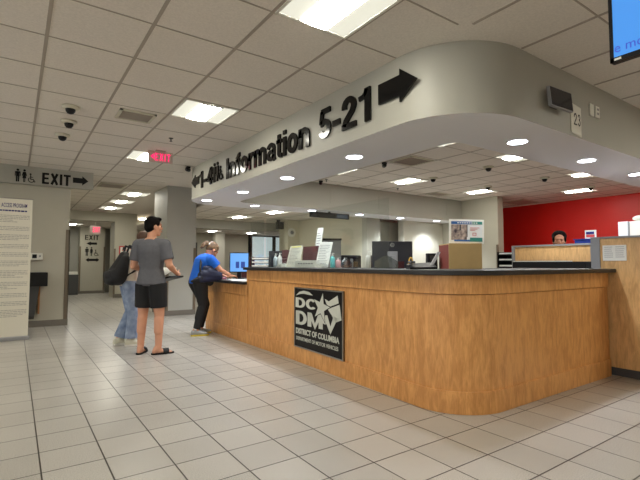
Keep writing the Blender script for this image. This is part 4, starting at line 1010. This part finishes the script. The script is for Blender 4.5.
def person(spec):
    P = spec; J = {k: V(v) for k, v in P['j'].items()}; az = P['az']; root = P['root']
    Mx = Matrix.Translation(root) @ Matrix.Rotation(-math.radians(az), 4, 'Z')
    W = {k: Mx @ v for k, v in J.items()}
    side = (Mx.to_3x3() @ V((1,0,0))); fwd = (Mx.to_3x3() @ V((0,1,0)))
    g = P.get('g', 1.); hg = P.get('lg', 1.)
    b = MB()
    tw = Matrix.Rotation(-math.radians(P.get('twist', 0)), 3, 'Z') @ side
    torso(b, W['pel'], W['waist'], W['chest'], W['neck'], tw, g)
    hm = Matrix.Translation(W['head']) @ Matrix.Rotation(-math.radians(az+P.get('hturn', 0)), 4, 'Z') @ Matrix.Rotation(-math.radians(P.get('hnod', 0)), 4, 'X')
    head(b, hm); b.cap(W['neck']-V((0,0,.03)), .058*g, hm @ V((0,-.02,-.05)), .052*g)
    for s in 'LR':
        b.cap(W['sh'+s], .062*g, W['el'+s], .043*g); b.cap(W['el'+s], .043*g, W['wr'+s], .026*g)
        b.cap(lerp(W['el'+s], W['wr'+s], .02), .042*g, lerp(W['el'+s], W['wr'+s], .35), .040*g)
        b.cap(lerp(W['chest'], W['neck'], .5), .07*g, W['sh'+s], .064*g)
        b.cap(W['hip'+s], .094*hg, W['kn'+s], .056*hg); b.cap(W['kn'+s], .056*hg, W['an'+s], .036*hg)
        d_ = (W['an'+s]-W['kn'+s]); back = -fwd
        b.cap(W['kn'+s]+d_*.12+back*.012, .052*hg, W['kn'+s]+d_*.5+back*.014, .048*hg)
        t_ = Mx.to_3x3() @ V(P['toe'+s]).normalized(); f0 = V((W['an'+s].x, W['an'+s].y, 0))
        b.cap(W['an'+s]-V((0,0,.0))-t_*.02, .036, f0+V((0,0,.034))-t_*.045, .030); b.cap(f0+V((0,0,.040)), .036, f0+t_*.125+V((0,0,.024)), .022)
        perp = V((-t_.y, t_.x, 0))
        b.cap(f0+t_*.08+V((0,0,.022))+perp*.018, .022, f0+t_*.155+V((0,0,.016))+perp*.02, .014); b.cap(f0+t_*.08+V((0,0,.022))-perp*.018, .022, f0+t_*.15+V((0,0,.016))-perp*.02, .014)
        hd_ = P['hand'+s]; R3 = Mx.to_3x3(); hand(b, W['wr'+s], R3 @ V(hd_[0]), R3 @ V(hd_[1]), R3 @ V(hd_[2]), .98*g**.5, hd_[3])
    t = thing('person', P['label'], 'person', (root[0], root[1], 0))
    body = b.build('body', P['skin'], t, voxel=.0065, smooth_it=3)
    face_bits(hm, t)
    # top
    c = MB(); of = P.get('toff', .014)
    torso(c, W['pel']-V((0,0,P.get('hemdrop',0.))), W['waist'], W['chest'], lerp(W['chest'], W['neck'], .93), tw, g, of)
    if 'hemring' in P:
        R_ = []
        for z, rx, ry in P['hemring']: R_.append((V((W['pel'].x, W['pel'].y, z)), tw*rx, tw.cross(V((0,0,1)))*ry))
        c.loft(R_, 24)
    for s in 'LR':
        e = lerp(W['sh'+s], W['el'+s], P['sleeve']) if P['sleeve'] <= 1 else lerp(W['el'+s], W['wr'+s], P['sleeve']-1)
        c.cap(lerp(W['chest'], W['neck'], .55), .07*g+of, W['sh'+s], .066*g+of)
        if P['sleeve'] <= 1: c.cap(W['sh'+s], .066*g+of, e, (.066-.012*P['sleeve'])*g+of+.006, flat=True)
        else: c.cap(W['sh'+s], .066*g+of, W['el'+s], .046*g+of); c.cap(W['el'+s], .046*g+of, e, .034*g+of, flat=True)
    c.build('shirt', P['top'], t, voxel=.009, smooth_it=4)
    c = MB(); of = P.get('loff', .016); k = P['leg']
    pz = W['pel']-(W['waist']-W['pel']).normalized()*.05
    up = (W['waist']-W['pel']).normalized(); fo = up.cross(tw).normalized()
    c.loft([(pz, side*(.155*g+of), fo*(.115*g+of)), (W['pel'], tw*(.170*g+of*.8), fo*(.120*g+of*.8)), (W['pel']+up*P.get('rise',.07), tw*(.160*g+of*.7), fo*(.112*g+of*.7))], 22)
    for s in 'LR':
        if k <= 1:
            c.cap(W['hip'+s]-V((0,0,.04)), .086*hg+of, W['hip'+s]+(W['kn'+s]-W['hip'+s])*.25, .088*hg+of)
            c.cap(W['hip'+s], .094*hg+of, lerp(W['hip'+s], W['kn'+s], k), (.096-.038*k)*hg+of+P.get('flare',.0), flat=True)
        else:
            c.cap(W['hip'+s], .096*hg+of, W['kn'+s], .058*hg+of); c.cap(W['kn'+s], .058*hg+of, lerp(W['kn'+s], W['an'+s], k-1), .040*hg+of+P.get('flare', 0.), flat=True)
            d_ = (W['an'+s]-W['kn'+s]); c.cap(W['kn'+s]+d_*.12-fwd*.012, .054*hg+of*.7, W['kn'+s]+d_*.5-fwd*.014, .050*hg+of*.7)
    c.build(P['legname'], P['bottom'], t, voxel=.009, smooth_it=4)
    return t, W, Mx, hm, side, fwd
def shoe(t, an, toe, mt_u, mt_s, L_=.16, sock=None):
    f0 = V((an.x, an.y, 0)); tt = toe.normalized(); sd = V((-tt.y, tt.x, 0))
    u = MB(); u.loft([(f0-tt*.075+V((0,0,.045)), sd*.018, V((0,0,.028))), (f0-tt*.06+V((0,0,.052)), sd*.037, V((0,0,.045))), (f0+V((0,0,.055)), sd*.043, V((0,0,.048))), (f0+tt*.07+V((0,0,.044)), sd*.047, V((0,0,.036))), (f0+tt*L_*.95+V((0,0,.034)), sd*.042, V((0,0,.024))), (f0+tt*(L_+.03)+V((0,0,.028)), sd*.018, V((0,0,.012)))], 16)
    u.cap(f0+V((0,0,.07)), .044, f0+V((0,0,.105))-tt*.01, .043, flat=True)
    o = u.build('shoe', mt_u, t, voxel=.006, smooth_it=2)
    s_ = MB(); out = [(-.08,.0),(-.07,.028),(-.02,.040),(.06,.049),(.13,.045),(L_+.02,.028),(L_+.038,0)]; out = out+[(a,-b) for a, b in out[::-1][1:-1]]
    s_.prism([(a, b) for a, b in out], .024, (f0+V((0,0,.001)), tt, sd)); s_.build('sole', mt_s, o)
    if sock: MB().cap(f0+V((0,0,.08)), .042, f0+V((0,0,.14)), .041, flat=True).build('sock', sock, t)

# --- man in grey tee
man = dict(label='man in grey T-shirt, black shorts and black slides, seen from behind, holding papers', az=45, root=(1.395,5.66,0), skin=M_skin, top=M_tee, bottom=M_short,
  g=.98, lg=1.06, hturn=38, hnod=0, hemring=((.850,.188,.146),(.93,.174,.132),(1.02,.156,.116)), rise=.0, sleeve=.74, leg=.78, legname='shorts', loff=.016, flare=.014, toff=.010,
  j=dict(pel=(0,0,.90), waist=(0,.0,1.04), chest=(0,-.005,1.26), neck=(0,-.015,1.425), head=(.012,.012,1.560),
    shL=(-.178,-.01,1.338), elL=(-.228,-.03,1.07), wrL=(-.14,.18,1.01), shR=(.178,-.01,1.338), elR=(.250,-.02,1.085), wrR=(.25,.17,.975),
    hipL=(-.085,0,.86), knL=(-.105,.0,.48), anL=(-.113,-.02,.075), hipR=(.085,0,.86), knR=(.112,.01,.48), anR=(.12,-.01,.075)),
  toeL=(-.25,1,0), toeR=(.75,.65,0), handL=((.8,.55,-.1),(0,.2,1),(-.2,1,.2),.35), handR=((-.1,1,-.25),(-1,.1,.1),(0,.3,1),.45))
t, W, Mx, hm, side, fwd = person(man)
c = MB()
for cc, rr in (((0,-.022,.050),(.083,.098,.088)),((0,-.05,.0),(.076,.066,.075)),((0,.045,.098),(.062,.048,.03)),((.066,.012,.045),(.014,.04,.04)),((-.066,.012,.045),(.014,.04,.04))): c.ell((0,0,0), rr, hm @ Matrix.Translation(cc))
c.build('hair', M_hair, t, voxel=.007, smooth_it=2)
for s in 'LR':
    an = W['an'+s]; tt = Mx.to_3x3() @ V(man['toe'+s]).normalized(); f0 = V((an.x,an.y,0)); sd = V((-tt.y,tt.x,0))
    out = [(-.085,0),(-.07,.032),(0,.040),(.08,.050),(.15,.044),(.185,.02)]; out = out+[(a,-b) for a, b in out[::-1]][:-1]
    o = MB().prism(out, .018, (f0+V((0,0,.001)), tt, sd)).build('slide_sandal', M_black, t)
    st = MB(); R_ = []
    for k in range(9):
        a = PI*k/8; R_.append(f0+tt*.085+sd*.052*math.cos(a)+V((0,0,.012+.052*math.sin(a))))
    for a_, b_ in zip(R_, R_[1:]): st.add([a_-tt*.035,a_+tt*.035,b_+tt*.035,b_-tt*.035,a_-tt*.035+V((0,0,.005)),a_+tt*.035+V((0,0,.005)),b_+tt*.035+V((0,0,.005)),b_-tt*.035+V((0,0,.005))], [[0,3,2,1],[4,5,6,7],[0,1,5,4],[1,2,6,5],[2,3,7,6],[3,0,4,7]])
    st.build('strap', M_black, o)
# things he holds
hp = lerp(W['wrR'], W['wrR']+fwd*.1, .8)
mm = Matrix.Translation(hp+V((0,0,-.045))-side*.10-fwd*.06) @ Matrix.Rotation(-math.radians(72), 4, 'Z') @ Matrix.Rotation(math.radians(-10), 4, 'Y')
tag(MB().box(-.20,.14,-.10,.10,-.022,.0,mm,bev=.007).build('black_folder', M_black), 'flat black folder held in the grey-shirted man\'s hands', 'folder')
mm = Matrix.Translation(hp+V((0,0,.035))-side*.16-fwd*.08) @ Matrix.Rotation(-math.radians(66), 4, 'Z') @ Matrix.Rotation(math.radians(28), 4, 'X')
tag(MB().box(-.14,.12,-.10,.09,-.002,.003,mm).build('held_papers', M_paper), 'white papers held above the folder by the grey-shirted man', 'paper')

# --- woman with backpack
wom = dict(label='woman in cream top and flared blue jeans wearing a black backpack, behind the man', az=88, root=(1.30,6.42,0), skin=M_skin, top=M_creamtop, bottom=M_denim,
  g=.86, lg=.92, hturn=0, sleeve=.8, leg=1.93, legname='jeans', loff=.009, flare=.034, toff=.012,
  j=dict(pel=(0,-.02,.86), waist=(0,0,1.0), chest=(0,.06,1.18), neck=(0,.125,1.325), head=(0,.20,1.43),
    shL=(-.165,.09,1.26), elL=(-.19,.08,1.02), wrL=(-.12,.26,1.0), shR=(.165,.09,1.26), elR=(.19,.10,1.02), wrR=(.10,.26,.99),
    hipL=(-.075,-.02,.82), knL=(-.08,.03,.45), anL=(-.09,-.10,.075), hipR=(.075,-.02,.82), knR=(.08,.03,.45), anR=(.09,.01,.075)),
  toeL=(-.1,1,0), toeR=(.1,1,0), handL=((.3,1,0),(.9,0,.2),(0,0,1),.5), handR=((-.3,1,0),(-.9,0,.2),(0,0,1),.5))
t, W, Mx, hm, side, fwd = person(wom)
c = MB()
for cc, rr in (((0,-.022,.048),(.086,.100,.090)),((0,-.055,-.02),(.078,.062,.09)),((0,-.075,-.12),(.055,.04,.1)),((.062,.0,-.03),(.022,.05,.09)),((-.062,.0,-.03),(.022,.05,.09))): c.ell((0,0,0), rr, hm @ Matrix.Translation(cc))
c.build('hair', M_hairb, t, voxel=.008, smooth_it=2)
for s in 'LR': shoe(t, W['an'+s], Mx.to_3x3() @ V(wom['toe'+s]), M_shoew, M_white)
t = thing('backpack', 'bulky black backpack on the back of the woman in jeans', 'backpack', (W['chest'].x-.25, W['chest'].y, .8))
bm_ = Matrix.Translation(W['chest']-fwd*.20+V((0,0,-.125))) @ Matrix.Rotation(-math.radians(88), 4, 'Z') @ Matrix.Rotation(math.radians(-14), 4, 'X')
SX = Mx @ Matrix.Translation((0,0,-.035)) @ Matrix.Diagonal((1.15,1,1,1))
c = MB()
for a_, ra, b_, rb in (((0,-.075,1.235),.075,(0,-.15,1.02),.125), ((.06,-.08,1.20),.06,(.06,-.15,.99),.11), ((-.06,-.08,1.20),.06,(-.06,-.15,.99),.11), ((.05,-.17,.97),.125,(-.05,-.17,.97),.125)): c.cap(a_, ra, b_, rb, mtx=SX)
c.build('pack_body', M_bag, t, voxel=.01, smooth_it=5)
c = MB(); c.cap((.05,-.255,.98), .075, (-.05,-.255,.98), .075, mtx=SX); c.cap((.05,-.235,.93), .085, (-.05,-.235,.93), .085, mtx=SX); c.build('front_pocket', M_bag, t, voxel=.01, smooth_it=4)
for x in (-1, 1):
    pts = [Mx @ V((x*.09,-.06,1.27)), Mx @ V((x*.11,-.04,1.345)), Mx @ V((x*.115,.09,1.31)), Mx @ V((x*.12,.125,1.19)), Mx @ V((x*.14,.06,1.03)), Mx @ V((x*.12,-.08,.93))]
    MB().tube(pts, .014).build('shoulder_strap', M_bag, t)
MB().tube([Mx @ V((-.03,-.09,1.29)), Mx @ V((-.02,-.09,1.325)), Mx @ V((.02,-.09,1.325)), Mx @ V((.03,-.09,1.29))], .006).build('grab_handle', M_bag, t)

# --- woman in blue leaning over the low counter
blu = dict(label='woman in blue T-shirt and black leggings leaning over the low end of the counter', az=86, root=(2.41,6.72,0), skin=M_skin2, top=M_bluetee, bottom=M_legg,
  g=.98, lg=1.2, hturn=-4, hnod=42, sleeve=.62, leg=1.95, legname='leggings', loff=.006, toff=.016,
  j=dict(pel=(0,-.05,.85), waist=(0,-.03,.97), chest=(0,.03,1.13), neck=(0,.10,1.235), head=(0,.175,1.32),
    shL=(-.165,.075,1.165), elL=(-.20,.25,.99), wrL=(-.10,.42,.91), shR=(.165,.075,1.165), elR=(.21,.22,1.00), wrR=(.14,.43,.92),
    hipL=(-.08,-.05,.81), knL=(-.09,.11,.46), anL=(-.09,.03,.085), hipR=(.08,-.05,.81), knR=(.085,.0,.46), anR=(.09,-.11,.085)),
  toeL=(0,1,0), toeR=(.25,1,0), handL=((.2,1,-.2),(0,0,-1),(1,0,0),.3), handR=((-.1,1,-.2),(0,0,-1),(-1,0,0),.35))
t, W, Mx, hm, side, fwd = person(blu)
c = MB()
for cc, rr in (((0,-.02,.048),(.085,.100,.088)),((0,-.055,.01),(.078,.062,.075)),((.064,.01,.02),(.018,.045,.045)),((-.064,.01,.02),(.018,.045,.045))): c.ell((0,0,0), rr, hm @ Matrix.Translation(cc))
c.build('hair', M_hairl, t, voxel=.008, smooth_it=2)
c = MB(); c.ell((0,0,0), (.035,.05,.04), hm @ Matrix.Translation((0,-.135,.02))); c.ell((0,0,0), (.028,.035,.075), hm @ Matrix.Translation((.0,-.165,-.04)))
c.build('ponytail', M_hairl, t, voxel=.008, smooth_it=2)
MB().ell((0,0,0), (.036,.022,.036), hm @ Matrix.Translation((0,-.112,.03))).build('scrunchie', M_sock, t)
for s in 'LR': shoe(t, W['an'+s], Mx.to_3x3() @ V(blu['toe'+s]), M_shoeg, M_shoey, sock=M_sock)
t = thing('shoulder_bag', 'slouchy navy shoulder bag slung behind the woman in blue', 'bag', (2.2, 6.45, .8))
SB = Mx @ Matrix.Translation((.21,0,-.022)) @ Matrix.Diagonal((.62,1,1,1))
c = MB()
for a_, ra, b_, rb in (((0,-.10,.895),.060,(0,.20,.915),.060), ((0,-.06,.965),.065,(.02,.19,.95),.062), ((-.02,-.02,1.05),.050,(-.02,.09,1.04),.055), ((0,.05,.99),.075,(0,.12,.97),.075)): c.cap(a_, ra, b_, rb, mtx=SB)
c.build('bag_body', M_navy, t, voxel=.010, smooth_it=3)
c = MB(); c.cap((0,-.09,.90), .062, (-.02,-.235,.862), .022, mtx=SB); c.cap((-.05,-.08,.95), .06, (-.05,.06,.85), .07, mtx=SB)
c.build('bag_end', M_bag, t, voxel=.010, smooth_it=3)
MB().tube([SB @ V((.0,-.10,.92)), Mx @ V((.185,-.10,1.04)), Mx @ V((.10,-.05,1.17)), Mx @ V((.03,.02,1.245)), Mx @ V((-.08,.12,1.235)), Mx @ V((-.12,.18,1.10))], .018).build('strap', M_bag, t)

# --- seated clerk, only the top of the head shows over the partition
sea = dict(label='seated clerk with black hair, only forehead showing above the partition', az=-105, root=(6.30,3.12,0), skin=M_skin2, top=M_bluetee, bottom=M_short,
  g=.95, lg=.95, hturn=-12, hnod=2, sleeve=.6, leg=1.9, legname='trousers', loff=.012,
  j=dict(pel=(0,-.0,.56), waist=(0,0,.72), chest=(0,.02,.96), neck=(0,.03,1.14), head=(0,.05,1.305),
    shL=(-.185,.02,1.06), elL=(-.22,.05,.80), wrL=(-.15,.28,.78), shR=(.185,.02,1.06), elR=(.22,.05,.80), wrR=(.15,.28,.78),
    hipL=(-.09,.02,.54), knL=(-.10,.40,.50), anL=(-.10,.38,.09), hipR=(.09,.02,.54), knR=(.10,.40,.50), anR=(.10,.38,.09)),
  toeL=(0,1,0), toeR=(0,1,0), handL=((0,1,0),(0,0,-1),(1,0,0),.3), handR=((0,1,0),(0,0,-1),(-1,0,0),.3))
sea['j'] = {k: (v[0], v[1], v[2]+(.12 if k in ('head','neck','chest','waist','shL','shR','elL','elR','wrL','wrR') else 0)) for k, v in sea['j'].items()}
t, W, Mx, hm, side, fwd = person(sea)
c = MB()
for cc, rr in (((0,-.035,.072),(.096,.100,.080)),((0,-.06,.0),(.088,.07,.09)),((.07,.01,.03),(.02,.05,.05)),((-.07,.01,.03),(.02,.05,.05))): c.ell((0,0,0), rr, hm @ Matrix.Translation(cc))
c.build('hair', M_hair, t, voxel=.008, smooth_it=2)
chair(6.36, 3.12, 'office chair under the clerk hidden by the maple partition', M_black, 1.0)

# ------------------------------------------------------------------ world, camera, output
w = bpy.data.worlds.new('world'); bpy.context.scene.world = w; w.use_nodes = True
w.node_tree.nodes['Background'].inputs[0].default_value = (.5,.52,.55,1); w.node_tree.nodes['Background'].inputs[1].default_value = .3
cd = bpy.data.cameras.new('camera'); cd.sensor_fit = 'HORIZONTAL'; cd.sensor_width = 36; cd.lens = 36*437.55/640; cd.clip_start = .05; cd.clip_end = 100
co = bpy.data.objects.new('camera', cd); C.objects.link(co); co.location = (0,0,1.10)
yaw, pitch, roll = math.radians(34.857), math.radians(3.148), math.radians(.04)
f = V((math.sin(yaw)*math.cos(pitch), math.cos(yaw)*math.cos(pitch), math.sin(pitch))); r = V((math.cos(yaw), -math.sin(yaw), 0)); u = r.cross(f)
r2 = r*math.cos(roll)+u*math.sin(roll); u2 = -r*math.sin(roll)+u*math.cos(roll)
mx = Matrix((r2, u2, -f)).transposed().to_4x4(); mx.translation = co.location; co.matrix_world = mx
sc = bpy.context.scene; sc.camera = co
vs = sc.view_settings; vs.view_transform = 'Standard'; vs.look = 'None'; vs.gamma = 1; vs.use_curve_mapping = False; vs.exposure = 0.16
try: sc.cycles.max_bounces = 10; sc.cycles.diffuse_bounces = 6; sc.cycles.use_denoising = True; sc.cycles.sample_clamp_indirect = 6; sc.cycles.caustics_reflective = False; sc.cycles.caustics_refractive = False
except Exception: pass
